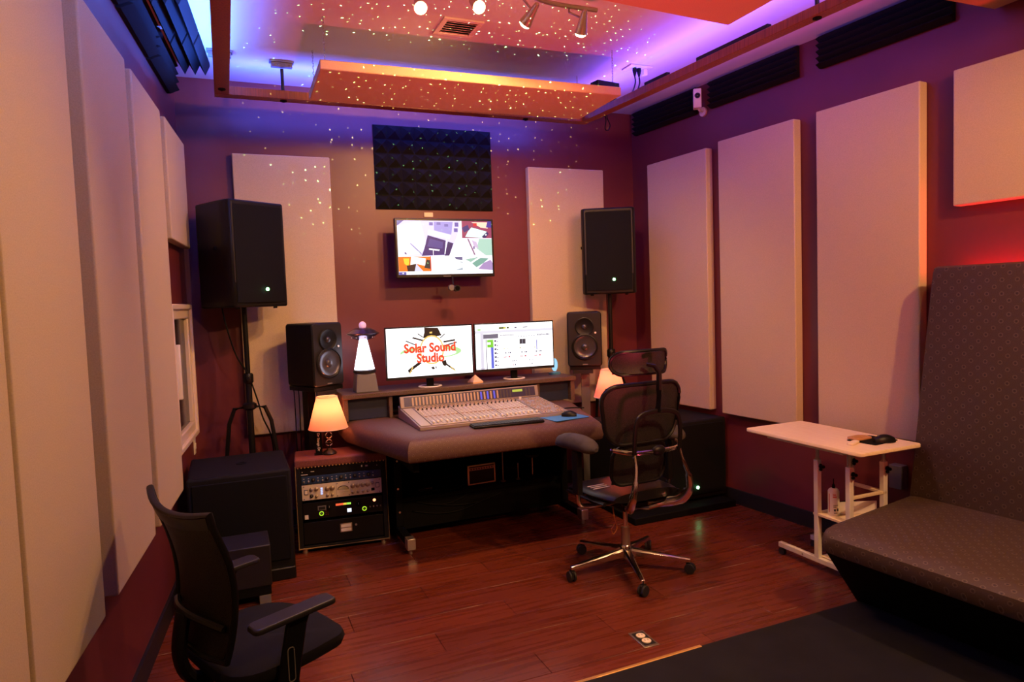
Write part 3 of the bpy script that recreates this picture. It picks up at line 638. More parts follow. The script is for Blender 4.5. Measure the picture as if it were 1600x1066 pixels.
P = [
 ((0.80, 0.78, 0.96), 1, rc(0, 0, 0.66, 0.655)), ((0.95, 0.94, 1.0), 1, [(0, 0.1), (0.24, 0.0), (0.29, 0.42), (0.24, 0.62), (0, 0.655)]),
 ((0.36, 0.36, 0.62), 1, [(0, 0), (0.07, 0), (0.03, 0.06), (0, 0.10)]), ((0.58, 0.55, 0.80), 1, [(0.38, 0.02), (0.58, 0.02), (0.56, 0.26), (0.38, 0.18)]),
 ((0.42, 0.40, 0.66), 1, rc(0.33, 0.03, 0.37, 0.09)), ((0.42, 0.40, 0.66), 1, rc(0.41, 0.03, 0.45, 0.08)), ((0.42, 0.40, 0.66), 1, rc(0.49, 0.06, 0.53, 0.11)),
 ((0.38, 0.34, 0.62), 1, rc(0.60, 0.03, 0.64, 0.11)), ((0.38, 0.34, 0.62), 1, rc(0.59, 0.14, 0.63, 0.21)), ((0.96, 0.95, 1.0), 1, [(0.32, 0.17), (0.55, 0.27), (0.54, 0.34), (0.31, 0.26)]),
 ((0.17, 0.14, 0.40), 1, [(0.31, 0.27), (0.50, 0.37), (0.48, 0.64), (0.24, 0.655), (0.27, 0.52)]), ((0.26, 0.24, 0.50), 1, [(0.33, 0.33), (0.47, 0.40), (0.46, 0.52), (0.30, 0.48)]),
 ((0.15, 0.12, 0.35), 1, [(0.52, 0.39), (0.58, 0.42), (0.53, 0.655), (0.48, 0.655)]), ((1, 1, 1), 1, [(0.32, 0.515), (0.43, 0.54), (0.425, 0.565), (0.318, 0.54)]), ((1, 1, 1), 1, [(0.36, 0.55), (0.366, 0.55), (0.364, 0.655), (0.36, 0.655)]),
 ((0.96, 0.96, 1.0), 1, [(0.51, 0.26), (0.52, 0.26), (0.49, 0.62), (0.48, 0.62)]),
 ((0.55, 0.53, 0.72), 1, [(0.12, 0.42), (0.135, 0.42), (0.24, 0.60), (0.24, 0.64)]), ((0.35, 0.30, 0.45), 1, [(0.06, 0.60), (0.075, 0.58), (0.09, 0.62), (0.08, 0.63)]),
 ((1, 1, 1), 1, [(0.62, 0.29), (0.67, 0.0), (0.67, 0.655), (0.53, 0.655)]),
 ((0.55, 0.22, 0.35), 1, rc(0.675, 0.0, 1, 0.325)), ((0.20, 0.18, 0.42), 1, [(0.675, 0.13), (0.74, 0.07), (0.76, 0.16), (0.70, 0.22)]), ((1.0, 0.80, 0.70), 1, [(0.78, 0.02), (0.96, 0.02), (0.96, 0.14), (0.88, 0.12)]),
 ((0.80, 0.95, 0.93), 1, [(0.78, 0.12), (0.95, 0.20), (0.90, 0.32), (0.71, 0.30), (0.74, 0.2)]), ((0.75, 0.15, 0.20), 1, [(0.80, 0.04), (0.84, 0.04), (0.84, 0.10), (0.80, 0.10)]), ((0.24, 0.20, 0.55), 1, [(0.96, 0), (1, 0), (1, 0.12), (0.94, 0.12)]),
 ((0.16, 0.13, 0.35), 1, [(0.89, 0.30), (0.95, 0.20), (0.97, 0.24), (0.93, 0.325)]), ((0.95, 0.95, 0.95), 1, [(0.93, 0.25), (0.945, 0.24), (0.945, 0.27), (0.93, 0.275)]),
 ((0.92, 0.86, 0.94), 1, rc(0.675, 0.33, 1, 0.655)), ((0.62, 0.76, 0.70), 1, [(0.86, 0.335), (1, 0.335), (1, 0.655), (0.93, 0.655), (0.83, 0.52)]), ((0.50, 0.38, 0.48), 1, [(0.73, 0.335), (0.745, 0.335), (0.815, 0.64), (0.80, 0.645)]),
 ((0.74, 0.66, 0.78), 1, [(0.78, 0.36), (0.83, 0.40), (0.85, 0.52), (0.80, 0.48)]), ((0.5, 0.44, 0.6), 1, [(0.79, 0.48), (0.81, 0.48), (0.81, 0.53), (0.79, 0.53)]),
 ((0.95, 0.42, 0.10), 1, rc(0.0, 0.67, 0.335, 0.94)), ((1.0, 0.75, 0.20), 1, [(0.05, 0.70), (0.11, 0.70), (0.10, 0.85), (0.06, 0.80)]), ((1, 1, 1), 1, [(0.13, 0.67), (0.28, 0.70), (0.27, 0.84), (0.18, 0.80), (0.12, 0.83)]),
 ((0.10, 0.06, 0.10), 1, [(0.08, 0.83), (0.12, 0.82), (0.18, 0.80), (0.16, 0.94), (0.09, 0.94)]), ((0.75, 0.76, 0.90), 1, [(0.18, 0.80), (0.25, 0.94), (0.16, 0.94)]), ((0.08, 0.16, 0.18), 1, [(0.29, 0.72), (0.335, 0.74), (0.335, 0.90), (0.26, 0.88)]), ((0.8, 0.2, 0.1), 1, rc(0.325, 0.66, 0.335, 0.94)),
 ((1, 1, 1), 1, rc(0.34, 0.67, 0.67, 0.94)), ((0.35, 0.35, 0.50), 1, [(0.585, 0.68), (0.67, 0.68), (0.67, 0.74), (0.60, 0.725)]), ((0.55, 0.60, 0.66), 1, [(0.64, 0.76), (0.67, 0.78), (0.67, 0.8), (0.645, 0.78)]), ((0.6, 0.65, 0.7), 1, [(0.60, 0.92), (0.67, 0.88), (0.67, 0.93), (0.61, 0.935)]),
 ((0.94, 0.90, 0.95), 1, rc(0.675, 0.67, 1, 0.94)), ((0.42, 0.60, 0.55), 1, [(0.77, 0.80), (0.87, 0.70), (0.96, 0.71), (0.90, 0.80), (0.82, 0.88)]), ((0.55, 0.70, 0.64), 1, [(0.70, 0.73), (0.85, 0.68), (0.76, 0.78)]), ((0.60, 0.50, 0.68), 1, [(0.90, 0.80), (0.98, 0.74), (1.0, 0.80), (1.0, 0.94), (0.84, 0.91)]),
 ((1, 1, 1), 1, [(0.755, 0.80), (0.85, 0.685), (0.865, 0.69), (0.77, 0.81)]), ((0.80, 0.90, 0.98), 1, rc(0.08, 0.95, 1, 0.985)), ((0.30, 0.30, 0.60), 1, rc(0.0, 0.95, 0.075, 1.0)), ((1, 1, 1), 1, rc(0.035, 0.965, 0.05, 0.985)),
]
def lin(c): return tuple(((x+0.055)/1.055)**2.4 if x > 0.04045 else x/12.92 for x in c)
screen_polys(tv, -SW/2, sb+0.008, SW, SH, [(lin(c), st*1.35, p) for c, st, p in P], 'camera_view')
MB().bx(-0.03, 0.03, -0.001, 0, 0.006, 0.012).build('maker_plate', 'grey', tv)
t = thing('webcam', 'small round webcam hanging just below the television', 'camera', (1.61, 4.99, 1.712))
m = MB(); m.cyl((-0.022, 0.0, 0), (-0.022, -0.03, 0.0), 0.022, n=16); m.build('body', 'grey', t)
m = MB(); m.cyl((0.018, 0.0, -0.006), (0.018, -0.045, -0.006), 0.024, n=16); m.build('lens_barrel', 'dgrey', t)
m = MB(); m.cyl((0.018, -0.045, -0.006), (0.018, -0.047, -0.006), 0.018, n=16); m.build('lens', 'glass', t)
m = MB(); m.cyl((0, 0.0, 0.0), (0, 0.03, 0.0), 0.007, n=8); m.cyl((0, 0.0, 0.0), (0, 0.01, 0.082), 0.006, n=8); m.build('bracket', 'dgrey', t)

# ================================================================ big loudspeakers on stands
FR = TR(rx=R(90))          # turns a lathe so that its axis points to -y (out of a front)
def pa_speaker(loc, rz, label, w=0.40, d=0.31, h=0.69, skew=0.0):
    t = thing('loudspeaker', label, 'speaker', loc, rz, 'big black loudspeakers')
    poly = [(-w/2, 0.03), (-w/2+0.02, 0.0), (w/2-0.02, 0.0), (w/2, 0.03), (w/2, 0.10), (w*0.42, d), (-w*0.46, d+skew), (-w/2, 0.10)]
    MB().prism(poly, 0, h).build('cabinet', 'black', t, bevel=0.012)
    m = MB(); nx, nz = 8, 10
    m.surf(lambda u, v: ((u-0.5)*(w-0.07), -0.004-0.010*(1-(2*u-1)**2), 0.03+v*(h-0.06)), 10, 4, 0.003); m.build('grille', 'grille', t)
    for s_ in (-1, 1):
        m = MB(); m.bx(s_*(w/2-0.035), s_*(w/2-0.022), -0.002, 0.004, 0.16, h-0.02) if s_ < 0 else m.bx(w/2-0.035, w/2-0.022, -0.002, 0.004, 0.16, h-0.02)
        m.build('edge_strip', 'dgrey', t, bevel=0.002)
        m = MB(); m.bx(-0.0, 0.012, -0.05, 0.05, -0.012, 0.012); m.bx(-0.0, 0.03, -0.05, -0.04, -0.012, 0.012); m.bx(0, 0.03, 0.04, 0.05, -0.012, 0.012); m.bx(0.022, 0.032, -0.05, 0.05, -0.012, 0.012)
        a = math.atan2(0.19*w, d-0.10)
        m.build('handle', 'blackm', t, T=TR(s_*(w*0.41), 0.19, h*0.56, 0, 0, (a if s_ > 0 else PI-a)), bevel=0.004)
    m = MB(); m.lathe([(0.001, 0), (0.011, 0), (0.011, 0.006), (0.007, 0.010), (0.001, 0.0105)], n=16); m.build('power_light', 'ledg', t, T=TR(0.035, -0.012, 0.115) @ FR)
    for s_ in (-1, 1): MB().cyl((s_*0.14, 0.06, -0.012), (s_*0.14, 0.06, 0.0), 0.014, n=10).build('foot', 'rubber', t)
    return t
PAL = pa_speaker((0.229, 4.808, 1.615), R(32), 'big black loudspeaker on a tripod stand at the left, with a green light', w=0.43, skew=0.09)
PAR = pa_speaker((2.868, 4.80, 1.625), R(-28), 'big black loudspeaker in the right back corner, above the right studio monitor', w=0.43)
def stand(x, y, ztop, label, angs, zh=0.92, rad=0.30):
    t = thing('speaker_stand', label, 'stand', (x, y, 0), group='tripod speaker stands')
    MB().cyl((0, 0, 0.16), (0, 0, 1.15), 0.021, n=14).build('lower_pole', 'black', t)
    MB().cyl((0, 0, 1.1), (0, 0, ztop), 0.017, n=14).build('upper_pole', 'black', t)
    m = MB(); m.lathe([(0.026, 0), (0.034, 0.01), (0.034, 0.06), (0.026, 0.07)], (0, 0, 1.10), 14); m.cyl((0, -0.02, 1.135), (0.0, -0.06, 1.135), 0.012, n=10); m.build('collar', 'black', t)
    MB().lathe([(0.03, 0), (0.045, 0.012), (0.045, 0.04), (0.03, 0.05)], (0, 0, zh), 14).build('hub', 'black', t)
    MB().lathe([(0.024, 0), (0.03, 0.01), (0.03, 0.03), (0.024, 0.04)], (0, 0, 0.18), 12).build('lower_hub', 'black', t)
    for a in angs:
        c, s_ = math.cos(R(a)), math.sin(R(a))
        m = MB(); m.tube([(0.03*c, 0.03*s_, zh+0.02), (0.10*c, 0.10*s_, zh+0.01), (0.14*c, 0.14*s_, zh-0.09), (rad*c, rad*s_, 0.02)], 0.014, 8, sx=0.6)
        g_ = m.build('leg', 'black', t)
        MB().cyl((rad*c, rad*s_, 0), (rad*c, rad*s_, 0.035), 0.018, n=10).build('rubber_foot', 'rubber', g_)
        MB().tube([(0.02*c, 0.02*s_, 0.20), (0.24*c, 0.24*s_, 0.36)], 0.007, 6).build('brace', 'black', t)
    return t
stand(0.118, 4.955, 1.615, 'black tripod speaker stand under the left big loudspeaker', (15, 165, 90), rad=0.24)
stand(2.93, 4.91, 1.625, 'black tripod speaker stand in the right back corner', (0, 60, 120), rad=0.19)
m = MB(); m.tube(catmull([(-0.02, 4.90, 1.63), (0.0, 4.86, 1.50), (0.05, 4.90, 1.30), (0.115, 4.93, 1.17), (0.165, 4.955, 1.0), (0.20, 4.99, 0.85), (0.25, 5.02, 0.70), (0.27, 5.05, 0.40), (0.28, 5.08, 0.01)], 6), 0.0055, 6)
soloW(m, 'cable', 'cable', 'black cable drooping from the left big loudspeaker past its tripod stand', 'cable')

# ================================================================ studio monitors
def studio_monitor(loc, rz, label, w=0.25, d=0.29, h=0.43, flip=1):
    t = thing('studio_monitor', label, 'speaker', loc, rz, 'two way studio monitors')
    m = MB(); pr = rrect(w, h, 0.022, 3, 0, h/2)
    m.loft([[(x, 0.0, z) for x, z in pr], [(x, 0.03, z) for x, z in pr], [(x, d, z) for x, z in pr]]); m.build('cabinet', 'black', t, bevel=0.006)
    pr2 = rrect(w-0.012, h-0.012, 0.018, 3, 0, h/2)
    m = MB(); m.loft([[(x, 0.001, z) for x, z in pr2], [(x, -0.006, z) for x, z in pr2]]); m.build('baffle', 'dgrey', t, bevel=0.003)
    zt, zw = h-0.115, 0.155
    m = MB(); m.lathe([(0.072, 0.0), (0.074, 0.006), (0.068, 0.008), (0.050, 0.0005), (0.020, -0.004+0.004), (0.001, 0.0)], n=32, cap=False); m.build('waveguide', 'black', t, T=TR(0, -0.0065, zt) @ FR)
    m = MB(); m.lathe([(0.020, 0.001), (0.017, 0.008), (0.010, 0.012), (0.001, 0.013)], n=20); m.build('tweeter', 'cone', t, T=TR(0, -0.0065, zt) @ FR)
    m = MB(); m.lathe([(0.102, 0.0), (0.104, 0.008), (0.096, 0.011), (0.090, 0.006)], n=36, cap=False); sr = m.build('woofer_ring', 'black', t, T=TR(0, -0.0065, zw) @ FR)
    m = MB(); m.lathe([(0.090, 0.006), (0.085, 0.012), (0.079, 0.006), (0.055, 0.0025), (0.030, 0.0006), (0.028, 0.001)], n=36, cap=False); wf_ = m.build('woofer', 'cone', t, T=TR(0, -0.0065, zw) @ FR)
    MB().lathe([(0.030, 0.0005), (0.024, 0.010), (0.012, 0.015), (0.001, 0.016)], n=20).build('dust_cap', 'cone', wf_, T=TR(0, -0.0065, zw) @ FR)
    MB().lathe([(0.001, 0.004), (0.008, 0.004), (0.008, 0.0)], n=12).build('badge', 'white', t, T=TR(flip*0.085, -0.006, 0.265) @ FR)
    MB().bx(-0.02, 0.02, -0.0075, -0.006, 0.012, 0.02).build('maker_plate', 'grey', t)
    return t
studio_monitor((0.628, 4.775, 1.062), R(30), 'black studio monitor at the left of the desk, above the left table lamp')
studio_monitor((2.605, 4.765, 1.058), R(-27), 'black studio monitor at the right of the desk, behind the high backed chair', w=0.27)
def mon_stand(x, y, rz, label, post='black', oy=0.0):
    t = thing('monitor_stand', label, 'stand', (x, y, 0), rz, 'studio monitor stands')
    MB().bx(-0.12, 0.12, -0.14, 0.14, 1.03, 1.06).build('top_plate', 'black', t, bevel=0.004)
    MB().bx(-0.10, 0.06, -0.145, -0.13, 1.0, 1.03).build('front_plate', 'dgrey', t)
    MB().bx(-0.035, 0.035, 0.06-oy, 0.12-oy, 0.03, 1.03).build('post', post, t, bevel=0.004)
    MB().bx(-0.10, 0.10, 0.03-oy, 0.20-oy, 0.0, 0.03).build('base', 'black', t, bevel=0.005)
    return t
mon_stand(0.555, 4.905, R(30), 'black stand under the left studio monitor, behind the equipment rack')
mon_stand(2.675, 4.90, R(-27), 'stand with grey post under the right studio monitor', 'grey', 0.09)
for dx, lb in ((-0.035, 'thin black cable hanging from the left studio monitor, left of the two'), (-0.005, 'thin black cable hanging from the left studio monitor, right of the two')):
    m = MB(); m.tube(catmull([(0.435+dx, 4.86, 1.05), (0.44+dx, 4.88, 0.95), (0.445+dx, 4.95, 0.6), (0.45+dx, 5.02, 0.02)], 6), 0.004, 6)
    soloW(m, 'cable', 'cable', lb, 'cable', 'cables of the left studio monitor')

# ================================================================ subwoofers
t = thing('subwoofer', 'large black subwoofer box on the floor at the left, behind the small box', 'speaker', (0.02, 4.2, 0))
MB().bx(-0.275, 0.285, 0.0, 0.60, 0.03, 0.655).build('cabinet', 'carpetblk', t, bevel=0.014)
MB().bx(-0.25, 0.26, -0.012, 0.0, 0.12, 0.62).build('grille', 'grille', t, bevel=0.004)
MB().bx(-0.26, 0.285, -0.02, 0.03, 0.0, 0.075).build('plinth', 'black', t, bevel=0.008)
m = MB(); m.lathe([(0.03, 0), (0.03, 0.004), (0.018, 0.004), (0.018, 0.0015), (0.001, 0.0015)], (0.02, 0.30, 0.655), 20); m.build('pole_socket', 'blackm', t)
for s_ in (-0.24, 0.24):
    for y_ in (0.1, 0.55): MB().cyl((s_, y_, 0), (s_, y_, 0.03), 0.018, n=10).build('foot', 'rubber', t)
t = thing('subwoofer', 'large black subwoofer box on the floor at the right wall, with a green light', 'speaker', (3.02, 4.15, 0.05))
MB().prism([(-0.44, 0), (0.445, 0), (0.40, 0.55), (-0.44, 0.55)], 0.012, 0.61).build('cabinet', 'carpetblk', t, bevel=0.012)
MB().bx(-0.41, 0.42, -0.010, 0.0, 0.05, 0.58).build('grille', 'grille', t, bevel=0.004)
m = MB(); m.lathe([(0.001, 0.0), (0.011, 0.0), (0.011, 0.006), (0.006, 0.010), (0.001, 0.0105)], n=16); m.build('power_light', 'ledg', t, T=TR(0.165, -0.012, 0.105) @ FR)
for s_ in (-0.4, 0.4):
    for y_ in (0.08, 0.5): MB().cyl((s_, y_, 0), (s_, y_, 0.012), 0.02, n=10).build('foot', 'rubber', t)
solo(MB().prism([(-0.47, -0.14), (0.43, -0.12), (0.41, 0.57), (-0.47, 0.57)], 0, 0.05), 'riser', 'blackm', 'low black riser board under the right subwoofer', 'riser', (3.02, 4.15, 0), bevel=0.006)

# small low box in front of the left subwoofer
t = thing('low_box', 'small dark grey box on pale blocks, behind the near office chair', 'box', (0.02, 3.87, 0))
MB().bx(-0.21, 0.135, 0, 0.26, 0.105, 0.33).build('body', 'dgrey', t, bevel=0.006)
MB().bx(-0.20, 0.13, 0.004, 0.25, 0.055, 0.105).build('base', 'blackm', t, bevel=0.003)
for x_, y_ in ((-0.17, 0.03), (0.095, 0.03), (-0.17, 0.22), (0.095, 0.22)): MB().bx(x_-0.03, x_+0.03, y_-0.025, y_+0.025, 0, 0.055).build('block', 'grey', t, bevel=0.003)

# ================================================================ equipment rack on the left
def ft(s_): return s_
rk = thing('equipment_rack', 'upholstered equipment rack with silver and black audio units, a table lamp on top', 'rack', (0.645, 4.535, 0), R(-6))
RWD, RH, RD = 0.575, 0.62, 0.30
m = MB(); m.bx(-RWD/2, -RWD/2+0.03, 0, RD, 0.03, RH-0.03); m.bx(RWD/2-0.03, RWD/2, 0, RD, 0.03, RH-0.03); m.bx(-RWD/2+0.03, RWD/2-0.03, RD-0.02, RD, 0.03, RH-0.03); m.bx(-RWD/2+0.03, RWD/2-0.03, 0, RD-0.02, 0.03, 0.05)
m.build('case', 'carpetblk', rk, bevel=0.004)
MB().bx(-RWD/2-0.006, RWD/2+0.006, -0.008, RD+0.004, RH-0.055, RH).build('padded_top', mat('red_brown_upholstery', (0.20, 0.05, 0.035), 0.7, noise=(180, (0.12, 0.03, 0.025)), bump=(400, 0.7)), rk, bevel=0.012, seg=3)
m = MB()
for x_ in (-RWD/2-0.002, RWD/2+0.002):
    m.tube([(x_, -0.004, 0.03), (x_, -0.004, RH-0.04)], 0.005, 6)
m.tube([(-RWD/2, -0.004, 0.035), (RWD/2, -0.004, 0.035)], 0.005, 6)
m.build('edge_braid', 'brass', rk)
for k in range(26):
    x_ = -RWD/2+0.015+k*(RWD-0.03)/25
    o = MB().ball((0, 0, 0), (0.0045, 0.002, 0.0045), 6).build('nail', 'gold', rk) if k == 0 else dup(o, rk); o.location = (x_, -0.0095, RH-0.052)
for x_ in (-RWD/2+0.035, RWD/2-0.035):
    for y_ in (0.03, RD-0.04): MB().cyl((x_, y_, 0), (x_, y_, 0.03), 0.018, n=12).build('foot', 'silver', rk)
FZ0, FZ1 = 0.050, RH-0.058; FHH = FZ1-FZ0; UW = RWD-0.066
def unit(f0, f1, label, m_, d=0.24, proud=0.0):
    """audio unit between fractions f0..f1 measured down from the rack opening's top"""
    z1, z0 = FZ1-f0*FHH, FZ1-f1*FHH
    t = thing('audio_unit', label, 'audio unit', (0, 0, 0), group='units mounted in the equipment rack')
    Tm = wm(rk) @ TR(0, 0.004-proud, z0); t.location = Tm.translation; t.rotation_euler = (0, 0, rk.rotation_euler.z)
    h = z1-z0
    MB().bx(-UW/2, UW/2, 0, 0.006, 0.001, h-0.001).build('faceplate', m_, t, bevel=0.0015)
    MB().bx(-UW/2+0.02, UW/2-0.02, 0.006, d, 0.004, h-0.004).build('chassis', 'blackm', t)
    return t, h
def knob(t, x, z, r=0.008, m_='nickel', ptr=True, l=0.012):
    mb = MB(); mb.lathe([(r*1.25, 0), (r*1.2, 0.002), (r, 0.003), (r*0.85, l), (r*0.6, l+0.0015), (0.0005, l+0.0015)], n=14); k = mb.build('knob', m_, t, T=TR(x, 0, z) @ FR)
    if ptr: MB().bx(-0.0008, 0.0008, -0.0004, 0.0004, 0, r*0.8).build('pointer', 'whitepr', k, T=TR(x, -l-0.002, z))
def X(px): return -UW/2+UW*(px-55)/815.0     # crop coordinate across the face
u1, h = unit(0.0, 0.105, 'plain black rack unit at the top of the equipment rack', 'black')
for px_, w_, hh in ((68, 0.004, 0.005), (170, 0.022, 0.003), (672, 0.008, 0.012), (722, 0.016, 0.010), (830, 0.006, 0.004)): MB().bx(X(px_)-w_/2, X(px_)+w_/2, -0.001, 0, h*0.5, h*0.5+hh).build('marking', 'whitepr', u1)
MB().bx(X(55), X(122), -0.001, 0, h*0.18, h*0.18+0.004).build('marking', 'whitepr', u1)
u2, h = unit(0.105, 0.21, 'dark blue rack unit with a row of small knobs, second in the equipment rack', 'bluepanel')
for k in range(16):
    px_ = 80+k*47; 
    if k % 3 == 2: knob(u2, X(px_), h*0.5, 0.011, 'dgrey')
    else: knob(u2, X(px_), h*0.35, 0.005, 'silver', False); MB().bx(X(px_)-0.004, X(px_)+0.004, -0.001, 0, h*0.66, h*0.72).build('marking', 'whitepr', u2)
u3, h = unit(0.215, 0.415, 'cream silver preamp with a round meter and knobs in the equipment rack', 'face', proud=0.003)
for px_ in (150, 200): knob(u3, X(px_), h*0.68, 0.011, 'nickel')
for px_ in (310, 360, 570, 622, 675, 725): knob(u3, X(px_), h*0.64, 0.013, 'nickel')
for px_ in (200, 310, 360, 570, 622, 675, 725): knob(u3, X(px_), h*0.22, 0.008, 'nickel')
knob(u3, X(150), h*0.27, 0.010, 'black'); knob(u3, X(775), h*0.70, 0.009, 'nickel')
for px_ in (97, 826):
    MB().bx(X(px_)-0.012, X(px_)+0.012, -0.003, 0, h*0.38, h*0.70).build('button_frame', 'dkprint', u3, bevel=0.001); MB().bx(X(px_)-0.009, X(px_)+0.009, -0.005, -0.003, h*0.42, h*0.66).build('button', 'cream2', u3, bevel=0.001)
MB().bx(X(760), X(795), -0.002, 0, h*0.20, h*0.38).build('socket', 'blackm', u3)
for px_, zz in ((75, 0.9), (75, 0.1), (848, 0.9), (848, 0.1), (412, 0.9), (530, 0.9), (412, 0.1), (530, 0.1)): MB().cyl((X(px_), 0, h*zz), (X(px_), -0.002, h*zz), 0.0035, n=8).build('screw', 'dkprint', u3)
for zz in (0.32, 0.44, 0.56, 0.68): MB().bx(X(243), X(262), -0.0015, 0, h*zz, h*zz+0.006).build('indicator_light', emi('blue_indicator', (0.35, 0.45, 1.0), 2.2), u3)
m = MB(); arc = [(0.036*math.cos(a), 0.022*math.sin(a)) for a in [R(-8+196*i/16) for i in range(17)]]
m.prism(arc, 0, 0.002, T=TR(X(470), 0, h*0.52) @ FR); m.build('meter_window', 'dkprint', u3)
m = MB(); arc = [(0.032*math.cos(a), 0.018*math.sin(a)-0.001) for a in [R(-4+188*i/16) for i in range(17)]]
m.prism(arc, 0.002, 0.003, T=TR(X(470), 0, h*0.52) @ FR); m.build('meter_face', mat('meter_scale', (0.42, 0.38, 0.24), 0.4), u3)
MB().bx(X(425), X(520), -0.001, 0, h*0.33, h*0.36).build('marking', 'btn', u3)
MB().bx(X(400), X(402), -0.001, 0, h*0.03, h*0.97).build('seam', 'dkprint', u3)
MB().cyl((X(474), 0, h*0.2), (X(474), -0.003, h*0.2), 0.002, n=8).build('red_light', 'redpr', u3)
u4, h = unit(0.45, 0.665, 'black rack unit with two lime green ringed knobs and a red to green level meter', 'black')
LIME = emi('lime_ring', (0.45, 0.75, 0.03), 1.0)
for px_ in (240, 680):
    m = MB(); m.tube([(0.0125*math.cos(a), 0, 0.0125*math.sin(a)) for a in [2*PI*i/20 for i in range(20)]], 0.003, 6, closed=True); m.build('lit_ring', LIME, u4, T=TR(X(px_), -0.002, h*0.30))
    knob(u4, X(px_), h*0.30, 0.007, 'black')
for px_ in (320, 620): knob(u4, X(px_), h*0.62, 0.016, 'blackm')
for k in range(14):
    c = (1.0, 0.12, 0.04) if k < 7 else ((0.8, 0.55, 0.05) if k < 10 else (0.35, 0.75, 0.08)); key = 'lvl%d' % (0 if k < 7 else (1 if k < 10 else 2))
    mm = M.get(key) or M.setdefault(key, emi('level_light', c, 1.4)); x_ = 388+k*11.2
    MB().bx(X(x_), X(x_+8), -0.001, 0, h*0.66, h*0.78).build('level_light', mm, u4)
MB().bx(X(205), X(290), -0.001, 0, h*0.5, h*0.76).build('display', 'grey', u4); MB().bx(X(213), X(280), -0.0015, -0.001, h*0.53, h*0.70).build('display_glass', 'dgrey', u4)
MB().bx(X(502), X(545), -0.001, 0, h*0.20, h*0.42).build('display', emi('small_display', (0.75, 0.85, 1.0), 1.3), u4)
MB().lathe([(0.001, 0.004), (0.009, 0.003), (0.010, 0)], n=14).build('power_light', emi('orange_light', (1.0, 0.35, 0.15), 2.5), u4, T=TR(X(787), 0, h*0.75) @ FR)
MB().bx(X(72), X(108), -0.001, 0, h*0.04, h*0.30).build('marking', 'whitepr', u4)
for k in range(4): knob(u4, X(740+k*36), h*0.38, 0.004, 'silver', False)
for px_ in (285, 305): 
    for zz in (0.2, 0.32, 0.44): MB().bx(X(px_)-0.0015, X(px_)+0.0015, -0.001, 0, h*zz, h*zz+0.003).build('indicator_light', 'redpr', u4)
u5, h = unit(0.70, 0.985, 'black rack drawer with a square metal latch plate at the bottom of the equipment rack', 'black')
MB().bx(X(420), X(545), -0.002, 0, h*0.38, h*0.78).build('latch_frame', 'nickel', u5, bevel=0.001)
MB().bx(X(430), X(535), -0.006, -0.002, h*0.42, h*0.56).build('latch', 'white', u5, bevel=0.001); MB().bx(X(430), X(535), -0.004, -0.002, h*0.60, h*0.74).build('latch_plate', 'white', u5, bevel=0.001)
m = MB(); m.lathe([(0.007, 0), (0.007, 0.004), (0.001, 0.004)], n=14); m.build('lock', 'silver', u5, T=TR(X(585), 0, h*0.66) @ FR)

# ================================================================ table lamps
def table_lamp(loc, label, col=(1.0, 0.26, 0.11)):
    t = thing('table_lamp', label, 'lamp', loc, group='small table lamps with cream shades')
    m = MB(); m.lathe([(0.045, 0), (0.048, 0.008), (0.040, 0.018), (0.022, 0.030), (0.012, 0.040), (0.001, 0.041)], n=24); m.build('base', 'leather', t)
    m = MB(); m.tube([(0, 0, 0.035), (0, 0, 0.19)], 0.005, 8); m.build('stem', 'black', t)
    for z_ in (0.075, 0.125):
        m = MB(); m.tube([(0.020*math.cos(a), 0, z_+0.020*math.sin(a)) for a in [2*PI*i/20 for i in range(20)]], 0.004, 6, closed=True); m.tube([(-0.012, 0, z_), (0.012, 0, z_)], 0.003, 5); m.build('ring', 'chrome', t)
    m = MB(); m.lathe([(0.001, 0.155), (0.03, 0.157), (0.038, 0.165), (0.012, 0.178), (0.010, 0.215), (0.001, 0.216)], n=20); m.build('socket', mat('red_lamp_collar', (0.5, 0.02, 0.03), 0.3), t)
    z0, z1, r0, r1 = 0.175, 0.385, 0.128, 0.068
    m = MB(); n = 40
    m.loft([[(r*math.cos(2*PI*i/n), r*math.sin(2*PI*i/n), z) for i in range(n)] for r, z in ((r0, z0), (r1, z1))], cap=False); m.build('lamp_shade', 'shade', t)
    for r, z in ((r0, z0), (r1, z1)):
        m = MB(); m.tube([(r*math.cos(2*PI*i/n), r*math.sin(2*PI*i/n), z) for i in range(n)], 0.0022, 5, closed=True); m.build('shade_rim', 'cream2', t)
    m = MB(); m.tube([(-r1, 0, z1-0.01), (0, 0, z1-0.02), (r1, 0, z1-0.01)], 0.0015, 4); m.tube([(0, 0, 0.21), (0, 0, z1-0.02)], 0.002, 4); m.build('shade_spider', 'nickel', t)
    m = MB(); m.ball((0, 0, 0.262), (0.022, 0.022, 0.03), 12); m.build('bulb', emi('lamp_bulb', col, 16), t)
    l = lamp('table_lamp_light', 'POINT', (loc[0], loc[1], loc[2]+0.305), 2.4, col, shadow_soft_size=0.02)
    return t
table_lamp((0.590, 4.650, 0.62), 'small table lamp with a glowing cream shade on the left equipment rack')
table_lamp((2.70, 4.55, 0.66), 'small table lamp with a glowing pink cream shade behind the high backed chair', (1.0, 0.13, 0.09))
t = thing('lettered_box', 'slim black box with white upright lettering standing behind the left table lamp', 'box', (0.525, 4.675, 0.62), R(-6))
MB().bx(-0.022, 0.022, -0.015, 0.015, 0, 0.165).build('body', 'blackm', t, bevel=0.002)
MB().bx(-0.03, 0.03, -0.03, 0.03, 0, 0.006).build('foot', 'blackm', t)
text_mesh('lettering', 'Dr Stange Dr', 0.022, 'whitepr', t, TR(0, -0.0155, 0.085) @ Euler((R(90), 0, 0)).to_matrix().to_4x4() @ TR(rz=R(-90)), 0.0003, bold=0.0006)

